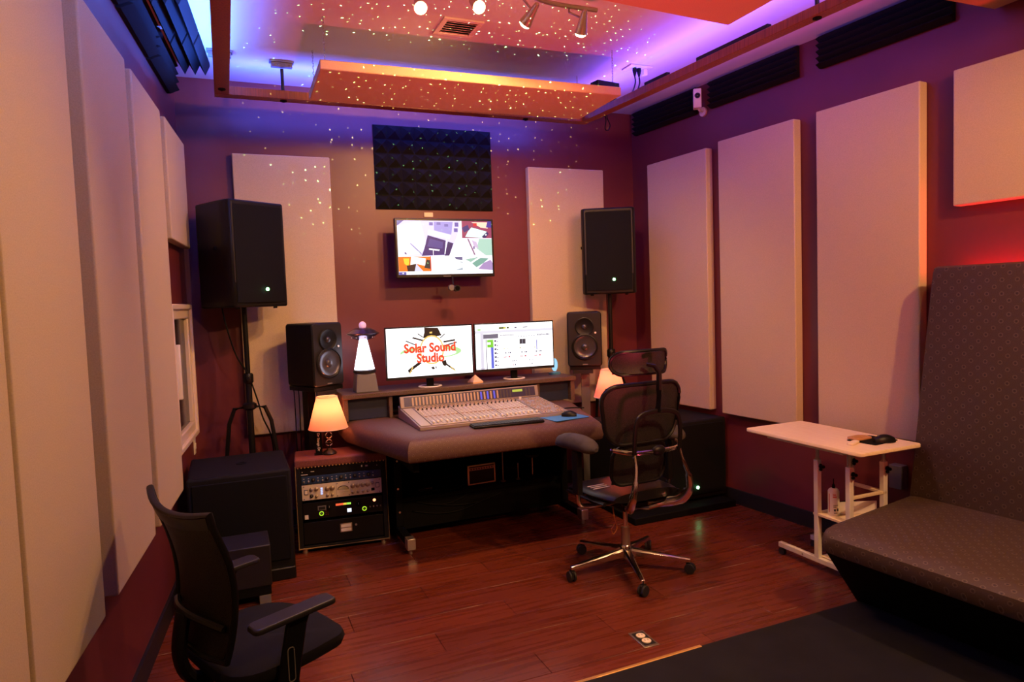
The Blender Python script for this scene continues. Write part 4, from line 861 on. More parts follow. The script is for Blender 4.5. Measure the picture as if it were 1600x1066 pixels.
# ================================================================ mixing desk furniture
dk = thing('studio_desk', 'wide brown upholstered studio desk with padded front edge and black legs', 'desk', (1.58, 4.4, 0))
top = [(0.93, 3.86), (2.23, 3.86), (2.47, 4.72), (2.47, 5.02), (0.70, 5.02), (0.70, 4.72)]
def inset(poly, d):
    n = len(poly); out = []
    for i in range(n):
        a, b_, c = Vector(poly[i-1]), Vector(poly[i]), Vector(poly[(i+1) % n]); e1 = (b_-a).normalized(); e2 = (c-b_).normalized()
        n1 = Vector((-e1.y, e1.x)); n2 = Vector((-e2.y, e2.x)); k = (n1+n2); k = k/(1+n1.dot(n2)); out.append(tuple(b_+k*d))
    return out
m = MB(); rings = []
for d_, z in ((0.06, 0.665), (0.022, 0.668), (0.006, 0.682), (0.0, 0.705), (0.0, 0.74), (0.006, 0.765), (0.02, 0.787), (0.042, 0.802), (0.075, 0.810), (0.12, 0.812)):
    rings.append([(x, y_, z) for x, y_ in inset(top, d_)])
m.loft(rings); m.build('padded_top', 'desk', dk, world=True)
# shelf on top with three bays
SZ0, SZ1 = 0.812, 1.0
MB().bx(0.695, 2.475, 4.68, 5.06, SZ1-0.035, SZ1).build('shelf', 'deskv', dk, world=True, bevel=0.006)
for x0, x1 in ((0.70, 0.735), (1.015, 1.04), (2.145, 2.17), (2.435, 2.47)): MB().bx(x0, x1, 4.70, 5.02, SZ0, SZ1-0.035).build('divider', 'deskv', dk, world=True, bevel=0.003)
MB().bx(0.735, 2.435, 5.0, 5.015, SZ0, SZ1-0.035).build('back_panel', 'navy', dk, world=True)
for x0, x1 in ((0.735, 1.015), (2.17, 2.435)): MB().bx(x0+0.004, x1-0.004, 4.74, 4.76, SZ0+0.004, SZ1-0.04).build('bay_panel', 'navy', dk, world=True)
for x0 in (0.985, 2.235):
    m = MB(); m.bx(x0, x0+0.05, 4.26, 4.95, 0.05, 0.10); m.bx(x0, x0+0.05, 4.5, 4.9, 0.10, 0.66); m.bx(x0+0.005, x0+0.045, 4.0, 4.5, 0.58, 0.66); m.build('leg', 'blackm', dk, world=True, bevel=0.004)
    m = MB(); m.bx(x0-0.002, x0+0.052, 4.20, 4.27, 0.035, 0.108); m.cyl((x0+0.025, 4.235, 0), (x0+0.025, 4.235, 0.035), 0.012, n=10); m.build('foot_cap', 'silver', dk, world=True, bevel=0.003)
MB().bx(1.035, 2.235, 4.88, 4.90, 0.08, 0.66).build('modesty_panel', 'blackm', dk, world=True)
MB().bx(1.035, 2.235, 4.50, 4.88, 0.265, 0.29).build('lower_shelf', 'blackm', dk, world=True, bevel=0.003)
MB().bx(1.035, 2.235, 4.52, 4.88, 0.07, 0.26).build('lower_cabinet', 'blackm', dk, world=True, bevel=0.003)
for x_, z_ in ((1.0, 0.55), (1.0, 0.36), (1.005, 0.20)): m = MB(); m.cyl((x_+0.005, 4.50, z_), (x_+0.005, 4.494, z_), 0.007, n=10); m.build('screw', 'chrome', dk, world=True)
# things on the low shelf
t = thing('amplifier', 'small black amplifier with gold edging on the shelf under the desk', 'amplifier', (1.63, 4.57, 0.29), R(3))
MB().bx(-0.105, 0.105, 0.005, 0.20, 0.008, 0.145).build('body', 'leather', t, bevel=0.006)
m = MB(); 
for (x0, x1, z0, z1) in ((-0.107, 0.107, 0.137, 0.147), (-0.107, 0.107, 0.006, 0.013), (-0.107, -0.095, 0.006, 0.147), (0.100, 0.107, 0.006, 0.147)): m.bx(x0, x1, -0.004, 0.006, z0, z1)
m.build('edging', 'edgegold', t, bevel=0.002); MB().bx(-0.092, 0.097, -0.002, 0.006, 0.108, 0.128).build('control_panel', 'btn', t)
for k in range(9): m = MB(); m.cyl((-0.08+k*0.02, -0.002, 0.118), (-0.08+k*0.02, -0.008, 0.118), 0.005, n=8); m.build('knob', 'dkprint', t)
for s_ in (-0.085, 0.085): MB().cyl((s_, 0.04, 0), (s_, 0.04, 0.008), 0.01, n=8).build('foot', 'rubber', t); MB().cyl((s_, 0.17, 0), (s_, 0.17, 0.008), 0.01, n=8).build('foot', 'rubber', t)
t = thing('small_stand', 'little round grey disc on a thin metal stem under the desk', 'stand', (2.035, 4.58, 0.29))
MB().lathe([(0.001, 0.150), (0.04, 0.150), (0.052, 0.156), (0.052, 0.172), (0.04, 0.178), (0.001, 0.179)], n=24).build('disc', 'dgrey', t)
MB().cyl((0, 0, 0.004), (0, 0, 0.152), 0.005, n=8).build('stem', 'chrome', t); MB().lathe([(0.04, 0), (0.04, 0.004), (0.01, 0.01), (0.001, 0.01)], n=20).build('base', 'blackm', t)
for x_, h_, lb in ((1.795, 0.24, 'tall thin metal rod standing under the desk right of the gold edged amplifier'), (1.915, 0.12, 'short thin metal rod standing under the desk between the tall rod and the disc stand')):
    m = MB(); m.cyl((0, 0, 0), (0, 0, h_), 0.0045, n=8); m.lathe([(0.02, 0), (0.02, 0.004), (0.006, 0.012), (0.001, 0.012)], n=14)
    solo(m, 'metal_rod', 'nickel', lb, 'rod', (x_, 4.57, 0.29), 0, 'thin metal rods under the desk')
t = thing('flat_pouch', 'flat oval grey pouch on the shelf under the desk at the left', 'pouch', (1.22, 4.60, 0.29), R(5))
MB().ball((0, 0, 0.012), (0.055, 0.035, 0.012), 16).build('body', 'dgrey', t)
MB().tube([(-0.05, -0.01, 0.018), (0, -0.02, 0.023), (0.05, -0.01, 0.018)], 0.002, 5).build('seam', 'brass', t)
m = MB(); m.tube(catmull([(1.06, 4.62, 0.296), (1.15, 4.54, 0.296), (1.30, 4.56, 0.296), (1.42, 4.53, 0.296), (1.50, 4.60, 0.30)], 6), 0.005, 6)
soloW(m, 'cable', 'cable', 'black cable lying on the shelf under the desk beside the flat pouch', 'cable')
for k, (z_, x0, x1) in enumerate(((0.235, 1.12, 1.50), (0.21, 1.20, 1.75), (0.17, 1.10, 1.60))):
    m = MB(); m.tube(catmull([(x0, 4.513, z_+0.02), ((x0*2+x1)/3, 4.512, z_-0.02), ((x0+2*x1)/3, 4.512, z_-0.025), (x1, 4.513, z_+0.015)], 6), 0.004, 6)
    soloW(m, 'cable', 'cable', ('upper', 'middle', 'lowest')[k]+' black cable sagging across the dark cabinet front under the desk', 'cable', 'cables under the desk')

# ================================================================ mixing console
mx = thing('mixing_console', 'wide beige mixing console with rows of faders set into the padded desk', 'mixing console', (1.07, 4.10, 0.812))
MW, MD = 1.05, 0.50
def msurf(v): return 0.024+v*0.045           # height of the sloping face above the desk
m = MB(); prof = [(0.0, 0.0), (MD+0.07, 0.0), (MD+0.07, 0.085), (MD, msurf(1)-0.002), (0.0, msurf(0)-0.002)]
m._add([(0, y_, z) for y_, z in prof]+[(MW, y_, z) for y_, z in prof], [tuple(range(5)), tuple(range(9, 4, -1))]+[(i, 5+i, 5+(i+1) % 5, (i+1) % 5) for i in range(5)])
m.build('chassis', 'mixer2', mx, bevel=0.003)
MT = Matrix.Translation((0, 0, msurf(0))) @ Euler((math.atan(0.045/MD), 0, 0)).to_matrix().to_4x4()
def mpart(mb, name, m_, par=mx, **k): return mb.build(name, m_, par, T=MT, **k)
mpart(MB().bx(0.012, 0.075, 0.012, MD-0.01, 0, 0.003), 'end_panel', 'mixer')
for b_ in range(3):
    x0 = 0.085+b_*0.252
    mpart(MB().bx(x0, x0+0.244, 0.012, 0.235, 0, 0.003), 'fader_panel', 'mixer', bevel=0.001)
    mpart(MB().bx(x0, x0+0.244, 0.243, 0.43, 0, 0.003), 'knob_panel', 'mixer', bevel=0.001)
    mpart(MB().bx(x0, x0+0.244, 0.437, MD-0.008, 0, 0.003), 'upper_panel', 'mixer', bevel=0.001)
mpart(MB().bx(0.845, MW-0.015, 0.012, MD-0.01, 0, 0.003), 'master_panel', 'mixer2', bevel=0.001)
slots = MB(); arch = MB(); marks = MB(); btns = MB()
proto = {}
for c_ in range(24):
    x_ = 0.085+(c_//8)*0.252+0.0155+(c_ % 8)*0.0305
    slots.bx(x_-0.0015, x_+0.0015, 0.03, 0.17, 0.003, 0.0034)
    arch.box((x_, 0.466, 0.007), (0.017, 0.018, 0.008)); arch.box((x_, 0.222, 0.006), (0.014, 0.012, 0.006))
    for q in range(5): marks.box((x_-0.005, 0.26+q*0.032, 0.0034), (0.006, 0.008, 0.001)); btns.box((x_+0.006, 0.262+q*0.032, 0.005), (0.006, 0.010, 0.004))
    for q in range(2): marks.box((x_, 0.180+q*0.014, 0.0035), (0.012, 0.006, 0.001))
    fy = 0.045+0.022*((c_*7) % 5)/5+(0.018 if c_ % 6 == 2 else 0)
    if c_ == 0:
        proto['f'] = MB().box((0, 0, 0.010), (0.013, 0.022, 0.014)).build('fader_cap', 'capw', mx, bevel=0.003)
        mb = MB(); mb.lathe([(0.006, 0), (0.0055, 0.012), (0.0008, 0.0125)], n=10); proto['k'] = mb.build('knob', 'dkprint', mx)
        fo = proto['f']; ko = proto['k']
    else: fo = dup(proto['f'], mx); ko = dup(proto['k'], mx)
    fo.matrix_local = MT @ Matrix.Translation((x_, fy, 0.003)); ko.matrix_local = MT @ Matrix.Translation((x_, 0.415, 0.003))
for q_ in (mpart(slots, 'fader_slots', 'mixdk'), mpart(arch, 'channel_buttons', 'btn'), mpart(marks, 'printed_marks', 'mixer2'), mpart(btns, 'small_buttons', 'capw')): q_['kind'] = 'stuff'
mb = MB(); rnd = random.Random(3)
for i in range(9):
    for j in range(13):
        if rnd.random() < 0.8: mb.box((0.862+i*0.0195, 0.035+j*0.034, 0.006), (0.010, 0.010 if j % 3 else 0.020, 0.006))
q = mpart(mb, 'master_buttons', 'btn'); q['kind'] = 'stuff'
mpart(MB().cyl((0.873, 0.455, 0.003), (0.873, 0.455, 0.020), 0.010, n=14), 'talkback_knob', 'capw')
# meter bridge
BT = Matrix.Translation((0, MD+0.004, msurf(1)+0.003)) @ Euler((R(-14), 0, 0)).to_matrix().to_4x4()
def bpart(mb, name, m_, **k): return mb.build(name, m_, mx, T=BT, **k)
bpart(MB().bx(0.004, MW-0.004, 0, 0.03, 0, 0.082), 'meter_bridge', 'mixer2', bevel=0.003)
bpart(MB().bx(0.03, MW-0.03, -0.001, 0, 0.008, 0.074), 'meter_window', 'lightmet')
mcols = [M['btn'], emi('blue_meter', (0.10, 0.09, 0.75), 0.9), M['dkprint']]
for k in range(36):
    x_ = 0.085+k*0.0252; u = x_/MW
    if u > 0.80 and u < 0.88: continue
    mm = mcols[1] if 0.56 < u < 0.70 and k % 2 == 0 else (mcols[2] if u > 0.70 else mcols[0])
    bpart(MB().bx(x_, x_+0.012, -0.003, -0.001, 0.012, 0.068), 'meter', mm)
bpart(MB().bx(0.80*MW, 0.875*MW, -0.003, -0.001, 0.045, 0.062), 'display', emi('lime_display', (0.42, 0.48, 0.06), 1.1))

# keyboard, pad, mouse and small things on the desk
t = thing('keyboard', 'thin dark keyboard lying on the front edge of the mixing console', 'keyboard', (1.615, 4.005, 0.813), R(-3))
MB().bx(-0.235, 0.235, -0.055, 0.06, 0, 0.014).build('body', 'black', t, bevel=0.004)
mb = MB()
for j in range(5):
    for i in range(23): mb.box((-0.222+i*0.0202, -0.038+j*0.0205, 0.0165), (0.0172, 0.0172, 0.005))
mb.build('keys', 'dgrey', t)['kind'] = 'stuff'
solo(MB().prism(rrect(0.27, 0.21, 0.015, 3), 0, 0.003), 'mouse_pad', 'bluepad', 'blue mouse pad on the right of the padded desk top', 'mouse pad', (2.035, 4.035, 0.813), R(8))
def mouse(loc, rz, label, s_=1.0):
    t = thing('computer_mouse', label, 'mouse', loc, rz)
    mb = MB(); rings = []
    for k in range(9):
        f = k/8; y_ = (-0.05+0.10*f)*s_; w_ = 0.031*math.sin(PI*min(1, max(0.06, 0.10+f*0.84)))**0.5*s_; h_ = (0.010+0.028*math.sin(PI*(0.12+0.74*(1-f))))*s_
        rings.append([(w_*math.cos(a), y_, max(0, h_*math.sin(a))) for a in [PI*i/10 for i in range(11)]])
    mb.loft(rings); mb.build('body', 'black', t)
    MB().cyl((-0.003, 0.028*s_, 0.030*s_), (0.003, 0.028*s_, 0.030*s_), 0.006, n=10).build('wheel', 'grey', t)
mouse((2.075, 4.04, 0.816), R(60), 'black computer mouse on the blue mouse pad')
m = MB(); m.tube(catmull([(2.09, 4.10, 0.822), (2.05, 4.20, 0.818), (2.14, 4.30, 0.818), (2.23, 4.34, 0.818), (2.32, 4.28, 0.818)], 6), 0.004, 5)
soloW(m, 'cable', 'cable', 'short black cable on the padded desk top behind the mouse', 'cable')
mb = MB(); s_ = 0.042; mb._add([(-s_, -s_, 0), (s_, -s_, 0), (s_, s_, 0), (-s_, s_, 0), (-s_, -s_, 0.012), (s_, -s_, 0.012), (s_, s_, 0.012), (-s_, s_, 0.012), (0, 0, 0.062)],
   [(3, 2, 1, 0), (0, 1, 5, 4), (1, 2, 6, 5), (2, 3, 7, 6), (3, 0, 4, 7), (4, 5, 8), (5, 6, 8), (6, 7, 8), (7, 4, 8)])
solo(mb, 'pyramid_ornament', mat('pale_gold_stone', (0.75, 0.50, 0.28), 0.4), 'small cream pyramid ornament between the two computer screens', 'ornament', (1.675, 4.755, 1.0), R(10), smooth=False)

# ================================================================ computer screens
def monitor(loc, rz, label, w_=0.635, h_=0.372, zb=0.068):
    t = thing('computer_monitor', label, 'monitor', loc, rz, 'computer monitors on the desk shelf')
    MB().bx(-w_/2, w_/2, -0.095, -0.070, zb, zb+h_).build('bezel', 'screenblk', t, bevel=0.003)
    MB().bx(-w_/2+0.002, w_/2-0.002, -0.0965, -0.0945, zb, zb+0.012).build('chin', 'dgrey', t)
    MB().bx(-0.14, 0.14, -0.070, -0.045, zb+0.06, zb+0.24).build('back_housing', 'black', t, bevel=0.008)
    MB().bx(-0.025, 0.025, -0.060, -0.035, 0.008, zb+0.10).build('neck', 'blackm', t, bevel=0.004)
    m = MB(); m.tube([(0.078*math.cos(a), 0.078*math.sin(a)*0.95, 0.006) for a in [2*PI*i/36 for i in range(36)]], 0.0075, 8, closed=True, sy=0.8, T=TR(y=-0.045)); m.build('ring_foot', 'white', t)
    m = MB(); m.lathe([(0.070, 0.001), (0.068, 0.006), (0.001, 0.007)], (0, -0.045, 0), 30); m.build('foot_plate', 'black', t)
    sw, sh, z0 = w_-0.018, h_-0.030, zb+0.020
    MB()._add([(-sw/2, -0.0956, z0), (sw/2, -0.0956, z0), (sw/2, -0.0956, z0+sh), (-sw/2, -0.0956, z0+sh)], [(0, 1, 2, 3)]).build('screen', M['lcd'], t)
    return t, -sw/2, z0, sw, sh
M['lcd'] = emi('lcd_white', (1.0, 0.985, 0.99), 1.8)
t, x0, z0, sw, sh = monitor((1.332, 4.80, 1.0), R(-3), 'left computer monitor with a red lettered studio logo on a white screen')
def poly_circle(cx, cy, rx, ry, n=20): return [(cx+rx*math.cos(2*PI*i/n), cy+ry*math.sin(2*PI*i/n)) for i in range(n)]
def line(a, b, w_): 
    dx, dy = b[0]-a[0], b[1]-a[1]; L = math.hypot(dx, dy); nx, ny = -dy/L*w_/2, dx/L*w_/2; return [(a[0]+nx, a[1]+ny), (b[0]+nx, b[1]+ny), (b[0]-nx, b[1]-ny), (a[0]-nx, a[1]-ny)]
INK, GRN, YEL = lin((0.13, 0.11, 0.10)), lin((0.72, 0.92, 0.62)), lin((0.97, 0.80, 0.42))
LP = [((1, 0.99, 0.97), 1.3, rc(0.06, 0.42, 0.95, 0.63)),
      (GRN, 1, poly_circle(0.51, 0.52, 0.36, 0.14, 28)), ((1, 1, 1), 1.2, poly_circle(0.48, 0.55, 0.33, 0.09, 28)),
      (INK, 1, [(0.44, 0.0), (0.60, 0.02), (0.62, 0.10), (0.64, 0.18), (0.58, 0.20), (0.42, 0.22), (0.44, 0.10)]),
      (INK, 1, line((0.30, 0.20), (0.42, 0.27), 0.03)), (INK, 1, line((0.22, 0.26), (0.34, 0.36), 0.018)), (INK, 1, line((0.66, 0.32), (0.80, 0.29), 0.035)), (INK, 1, line((0.66, 0.40), (0.82, 0.34), 0.025)),
      (INK, 1, line((0.36, 0.12), (0.42, 0.20), 0.014)), (INK, 1, line((0.68, 0.15), (0.62, 0.24), 0.014)),
      (INK, 1, line((0.26, 0.86), (0.38, 0.72), 0.045)), (INK, 1, [(0.23, 0.86), (0.28, 0.83), (0.28, 0.90), (0.24, 0.92)]), (INK, 1, line((0.66, 0.76), (0.78, 0.92), 0.025)), (INK, 1, [(0.63, 0.72), (0.68, 0.70), (0.69, 0.78), (0.67, 0.84), (0.64, 0.79)]),
      (YEL, 1, poly_circle(0.52, 0.47, 0.142, 0.305)), ((1, 1, 0.99), 1.2, poly_circle(0.52, 0.47, 0.128, 0.275)),
      (INK, 1, [(0.50, 0.84), (0.53, 0.82), (0.55, 0.87), (0.52, 0.88)]), (INK, 1, [(0.55, 0.83), (0.57, 0.82), (0.56, 0.88)]),
      (YEL, 1, [(0.50, 0.10), (0.53, 0.09), (0.53, 0.13), (0.50, 0.13)]), (YEL, 1, line((0.25, 0.95), (0.29, 0.80), 0.012)), (YEL, 1, line((0.73, 0.84), (0.79, 0.95), 0.012))]
screen_polys(t, x0, z0, sw, sh, LP, 'logo_shape', y=-0.0962)
M['redtext'] = emi('red_screen_lettering', lin((0.93, 0.28, 0.16)), 1.05)
for body, u, v, sz in (('Solar Sound', 0.50, 0.43, 0.088), ('Studio', 0.50, 0.64, 0.088)):
    text_mesh('screen_lettering', body, sz, 'redtext', t, TR(x0+u*sw, -0.0975, z0+(1-v)*sh, R(90), 0, 0) @ Matrix.Diagonal((0.88, 1, 1, 1)), 0.0002, bold=0.0034)
t, x0, z0, sw, sh = monitor((2.012, 4.855, 1.0), R(-5), 'right computer monitor showing recording software on a white screen', h_=0.365, zb=0.072, w_=0.63)
GR, BL, VI = lin((0.50, 0.82, 0.25)), lin((0.38, 0.42, 0.86)), lin((0.30, 0.26, 0.40))
Q = [((0.80, 0.78, 0.88), 1, rc(0.0, 0.14, 1.0, 0.20)), (lin((0.88, 0.86, 0.92)), 1, rc(0.06, 0.2, 0.1, 1.0)), (lin((0.45, 0.43, 0.50)), 1, rc(0.10, 0.22, 0.29, 0.32)), (VI, 1, rc(0.13, 0.34, 0.14, 1.0)),
     (BL, 1, rc(0.19, 0.5, 0.225, 0.99)), (GR, 1, rc(0.145, 0.345, 0.225, 0.40)), (GR, 1, rc(0.145, 0.45, 0.225, 0.52)), (GR, 1, rc(0.19, 0.40, 0.225, 0.45)),
     (GR, 1, rc(0.03, 0.10, 0.07, 0.13)), (lin((0.35, 0.40, 0.15)), 1, rc(0.30, 0.07, 0.36, 0.115)), (lin((0.80, 0.80, 0.35)), 1, rc(0.36, 0.07, 0.39, 0.115)), (lin((0.3, 0.35, 0.2)), 1, rc(0.40, 0.07, 0.43, 0.115)), (VI, 1, rc(0.50, 0.08, 0.53, 0.11)), (VI, 1, rc(0.55, 0.07, 0.555, 0.12)), (VI, 1, rc(0.61, 0.085, 0.67, 0.105)),
     (lin((0.25, 0.24, 0.28)), 1, rc(0.56, 0.36, 0.64, 0.475)), (lin((0.6, 0.6, 0.66)), 1, rc(0.595, 0.37, 0.602, 0.47)), (VI, 1, rc(0.79, 0.35, 0.793, 0.63)), (lin((0.60, 0.60, 0.85)), 1, rc(0.78, 0.40, 0.79, 0.63))]
for k in range(7): Q += [(VI, 1, rc(0.235, 0.36+k*0.09, 0.262, 0.40+k*0.09)), (VI, 1, rc(0.268, 0.38+k*0.09, 0.282, 0.405+k*0.09))]
for k in range(11): Q += [(VI, 1, rc(0.315+k*0.016, 0.245+0.003*(k % 2), 0.326+k*0.016, 0.275))]
for k in range(9): Q += [(VI, 1, rc(0.80+k*0.018, 0.26+0.004*(k % 3), 0.812+k*0.018, 0.30))]
for k in range(8): Q += [(lin((0.5, 0.46, 0.58)), 1, rc(0.51+k*0.034, 0.29, 0.522+k*0.034, 0.31))]
for cx in (0.40, 0.61, 0.80):
    Q += [(lin((0.75, 0.70, 0.40)), 1, rc(cx-0.05, 0.55, cx-0.03, 0.57)), (lin((0.75, 0.70, 0.40)), 1, rc(cx, 0.55, cx+0.01, 0.57)), (VI, 1, rc(cx-0.03, 0.64, cx-0.015, 0.675)), (VI, 1, rc(cx+0.01, 0.64, cx+0.022, 0.675)), (VI, 1, rc(cx+0.028, 0.64, cx+0.045, 0.675)),
          (lin((0.85, 0.45, 0.50)), 1, rc(cx-0.05, 0.74, cx-0.01, 0.76)), (lin((0.85, 0.45, 0.50)), 1, rc(cx+0.01, 0.73, cx+0.035, 0.765))]
for cx in (0.48, 0.70): Q += [(VI, 1, rc(cx-0.02, 0.83, cx-0.01, 0.86)), (VI, 1, rc(cx, 0.83, cx+0.01, 0.86)), (VI, 1, rc(cx+0.025, 0.83, cx+0.035, 0.86)), (lin((0.8, 0.35, 0.4)), 1, rc(cx-0.01, 0.92, cx, 0.95)), (VI, 1, rc(cx+0.01, 0.92, cx+0.025, 0.95))]
Q += [(lin((0.75, 0.70, 0.80)), 1, rc(0.0, 0.975, 0.15, 0.99))]
screen_polys(t, x0, z0, sw, sh, Q, 'software_shape', y=-0.0962)

# flying saucer lamp on the shelf, blue lit ornament at the other end
t = thing('saucer_lamp', 'chrome flying saucer lamp with a glowing white beam, on the shelf left of the monitors', 'lamp', (0.875, 4.80, 1.0))
mb = MB(); mb.loft([[(sx*w_, sy*w_, z) for sx, sy in ((-1, -1), (1, -1), (1, 1), (-1, 1))] for w_, z in ((0.078, 0.0), (0.076, 0.02), (0.064, 0.125), (0.058, 0.13))]); mb.build('base', 'grey', t, bevel=0.006)
mb = MB(); mb.lathe([(0.066, 0.13), (0.078, 0.135), (0.078, 0.150), (0.070, 0.155), (0.001, 0.155)], n=32); mb.build('base_ring', 'dgrey', t)
mb = MB(); mb.lathe([(0.001, 0.155), (0.068, 0.156), (0.069, 0.162), (0.028, 0.360), (0.001, 0.361)], n=32); mb.build('light_beam', 'beamglow', t)
mb = MB(); mb.lathe([(0.028, 0.358), (0.036, 0.360), (0.070, 0.372), (0.088, 0.388), (0.112, 0.402), (0.114, 0.407), (0.104, 0.412), (0.078, 0.430), (0.055, 0.443), (0.030, 0.447), (0.001, 0.448)], n=36); mb.build('saucer', mat('dark_chrome', (0.20, 0.17, 0.24), 0.2, 0.9), t)
mb = MB(); mb.ball((0, 0, 0.462), (0.026, 0.026, 0.028), 16); mb.build('dome', mat('pink_dome', (0.75, 0.45, 0.65), 0.3, emit=(0.9, 0.5, 0.8), estr=0.4), t)
for k in range(8):
    a = 2*PI*k/8; MB().ball((0.078*math.cos(a), 0.078*math.sin(a), 0.381), 0.006, 8).build('lamp_dot', 'white', t)
t = thing('glowing_ornament', 'small pale blue glowing ornament behind the right computer monitor', 'ornament', (2.40, 4.90, 1.0))
mb = MB(); mb.lathe([(0.001, 0), (0.048, 0), (0.048, 0.012), (0.036, 0.018), (0.001, 0.019)], n=24); mb.build('base', mat('teal_base', (0.05, 0.22, 0.28), 0.3), t)
mb = MB(); mb.loft([[(x, y_, z) for x, z in [(0.026*math.cos(a), 0.075+0.052*math.sin(a)) for a in [2*PI*i/20 for i in range(20)]]] for y_ in (-0.005, 0.005)]); mb.build('plate', 'blueglow', t)

# ================================================================ high backed chair
def caster(par, c, ang, r=0.030):
    T_ = TR(c[0], c[1], c[2], 0, 0, ang)
    k = MB(); k.cyl((-0.020, 0, 0), (-0.007, 0, 0), r, n=18); k.cyl((0.007, 0, 0), (0.020, 0, 0), r, n=18)
    o = k.build('caster', 'rubber', par, T=T_, bevel=0.003)
    k = MB(); k.box((0, 0.0, 0.008), (0.012, 0.045, 0.045)); k.cyl((0, -0.0, 0.02), (0, -0.0, 0.055), 0.006, n=8)
    # the hood stays part of the caster mesh's parent
    k.build('caster_hood', 'dgrey', par, T=T_, bevel=0.003)
    return o
def star_base(t, phase, rad, m_, hub_z=0.115, tip_z=0.078):
    MB().lathe([(0.001, hub_z-0.045), (0.034, hub_z-0.04), (0.040, hub_z), (0.034, hub_z+0.035), (0.030, hub_z+0.04), (0.001, hub_z+0.04)], n=20).build('hub', m_, t)
    for k in range(5):
        a = R(phase+72*k); c, s_ = math.cos(a), math.sin(a)
        mb = MB(); rings = []
        for f, w_, h_ in ((0.09, 0.026, 0.026), (0.4, 0.021, 0.020), (0.8, 0.016, 0.013), (1.0, 0.013, 0.011)):
            r_ = f*rad; z_ = hub_z+(tip_z-hub_z)*f
            rings.append([(r_*c-s_*w_*q, r_*s_+c*w_*q, z_+p*h_) for q, p in ((-1, -1), (1, -1), (1, 0.5), (0.6, 1), (-0.6, 1), (-1, 0.5))])
        mb.loft(rings); lg = mb.build('leg', m_, t, bevel=0.003)
        caster(lg, (rad*0.99*c, rad*0.99*s_, 0.031), a+R(37*k))
ch = thing('office_chair', 'high backed black mesh office chair with headrest and polished metal frame, at the mixing desk', 'chair', (2.085, 3.385, 0), R(3))
star_base(ch, 177, 0.365, 'chrome')
MB().cyl((0, 0, 0.15), (0, 0, 0.26), 0.026, n=18).build('lower_cylinder', 'nickel', ch)
MB().cyl((0, 0, 0.26), (0, 0, 0.40), 0.014, n=14).build('gas_piston', 'chrome', ch)
mb = MB(); mb.bx(-0.08, 0.08, -0.12, 0.10, 0.385, 0.43); mb.bx(-0.16, 0.16, -0.05, 0.10, 0.42, 0.445); mb.build('mechanism', 'black', ch, bevel=0.008)
# seat
mb = MB(); rings = []
for k in range(13):
    f = k/12; y_ = -0.21+0.50*f; w_ = 0.255*(1-0.16*abs(2*f-1)**3); dz = -0.035*max(0, f-0.7)**1.0/0.3*max(0, f-0.7)/0.3+0.012*(1-f)
    rings.append([(w_*math.cos(a)*(abs(math.cos(a))**-0.35 if abs(math.cos(a)) > 1e-3 else 1), y_, 0.485+dz+0.032*math.sin(a)*(0.9 if math.sin(a) < 0 else 0.85)) for a in [2*PI*i/24 for i in range(24)]])
mb.loft(rings); mb.build('seat', 'leather', ch)
mb = MB(); mb.tube([(-0.255, -0.18, 0.475), (-0.262, 0.05, 0.468), (-0.24, 0.24, 0.452), (-0.12, 0.285, 0.44), (0.12, 0.285, 0.44), (0.24, 0.24, 0.452), (0.262, 0.05, 0.468), (0.255, -0.18, 0.475)], 0.012, 8); mb.build('seat_rim', 'black', ch)
# upper back: rounded frame, slightly curved, with mesh
def back_pt(x, z, y0=-0.205, lean=0.12, z0=0.80, curv=0.75): return (x, y0-(z-z0)*lean+curv*x*x, z)
out = [(x, z) for x, z in rrect(0.50, 0.33, 0.10, 6, 0, 0.955)]
out = [(x*(1.0+0.10*(z-0.955)/0.165), z) for x, z in out]
mb = MB(); mb.tube([back_pt(x, z) for x, z in out], 0.0145, 8, closed=True, sy=0.8); mb.build('back_frame', 'black', ch)
mb = MB(); mb.surf(lambda u, v: back_pt((u-0.5)*0.50*(1.0+0.10*((0.80+v*0.31)-0.955)/0.165)*(1-0.12*abs(2*v-1)**6), 0.80+v*0.31), 12, 8, 0.0025); mb.build('back_mesh', 'mesh', ch)
# lumbar pad
out2 = rrect(0.36, 0.22, 0.07, 6, 0, 0.665)
lp = lambda x, z: (x, -0.165-(z-0.6)*0.15+1.0*x*x, z)
mb = MB(); mb.tube([lp(x, z) for x, z in out2], 0.011, 8, closed=True); mb.build('lumbar_frame', 'black', ch)
mb = MB(); mb.surf(lambda u, v: lp((u-0.5)*0.35, 0.56+v*0.205), 10, 6, 0.0025); mb.build('lumbar_mesh', 'mesh', ch)
# inner yoke
mb = MB(); mb.tube(catmull([(-0.150, -0.315, 0.745), (-0.150, -0.325, 0.86), (-0.135, -0.33, 0.945), (-0.09, -0.33, 0.975), (0, -0.332, 0.985), (0.09, -0.33, 0.975), (0.135, -0.33, 0.945), (0.150, -0.325, 0.86), (0.150, -0.315, 0.745)], 5), 0.013, 8, sx=0.8); mb.build('yoke', 'black', ch)
mb = MB(); mb.tube(catmull([(-0.22, -0.20, 0.775), (-0.15, -0.30, 0.765), (0, -0.325, 0.765), (0.15, -0.30, 0.765), (0.22, -0.20, 0.775)], 5), 0.010, 8, sy=1.3); mb.build('cross_bar', 'chrome', ch)
mb = MB(); mb.ball((0.0, -0.325, 0.77), (0.045, 0.025, 0.03), 14); mb.build('height_knob', 'black', ch)
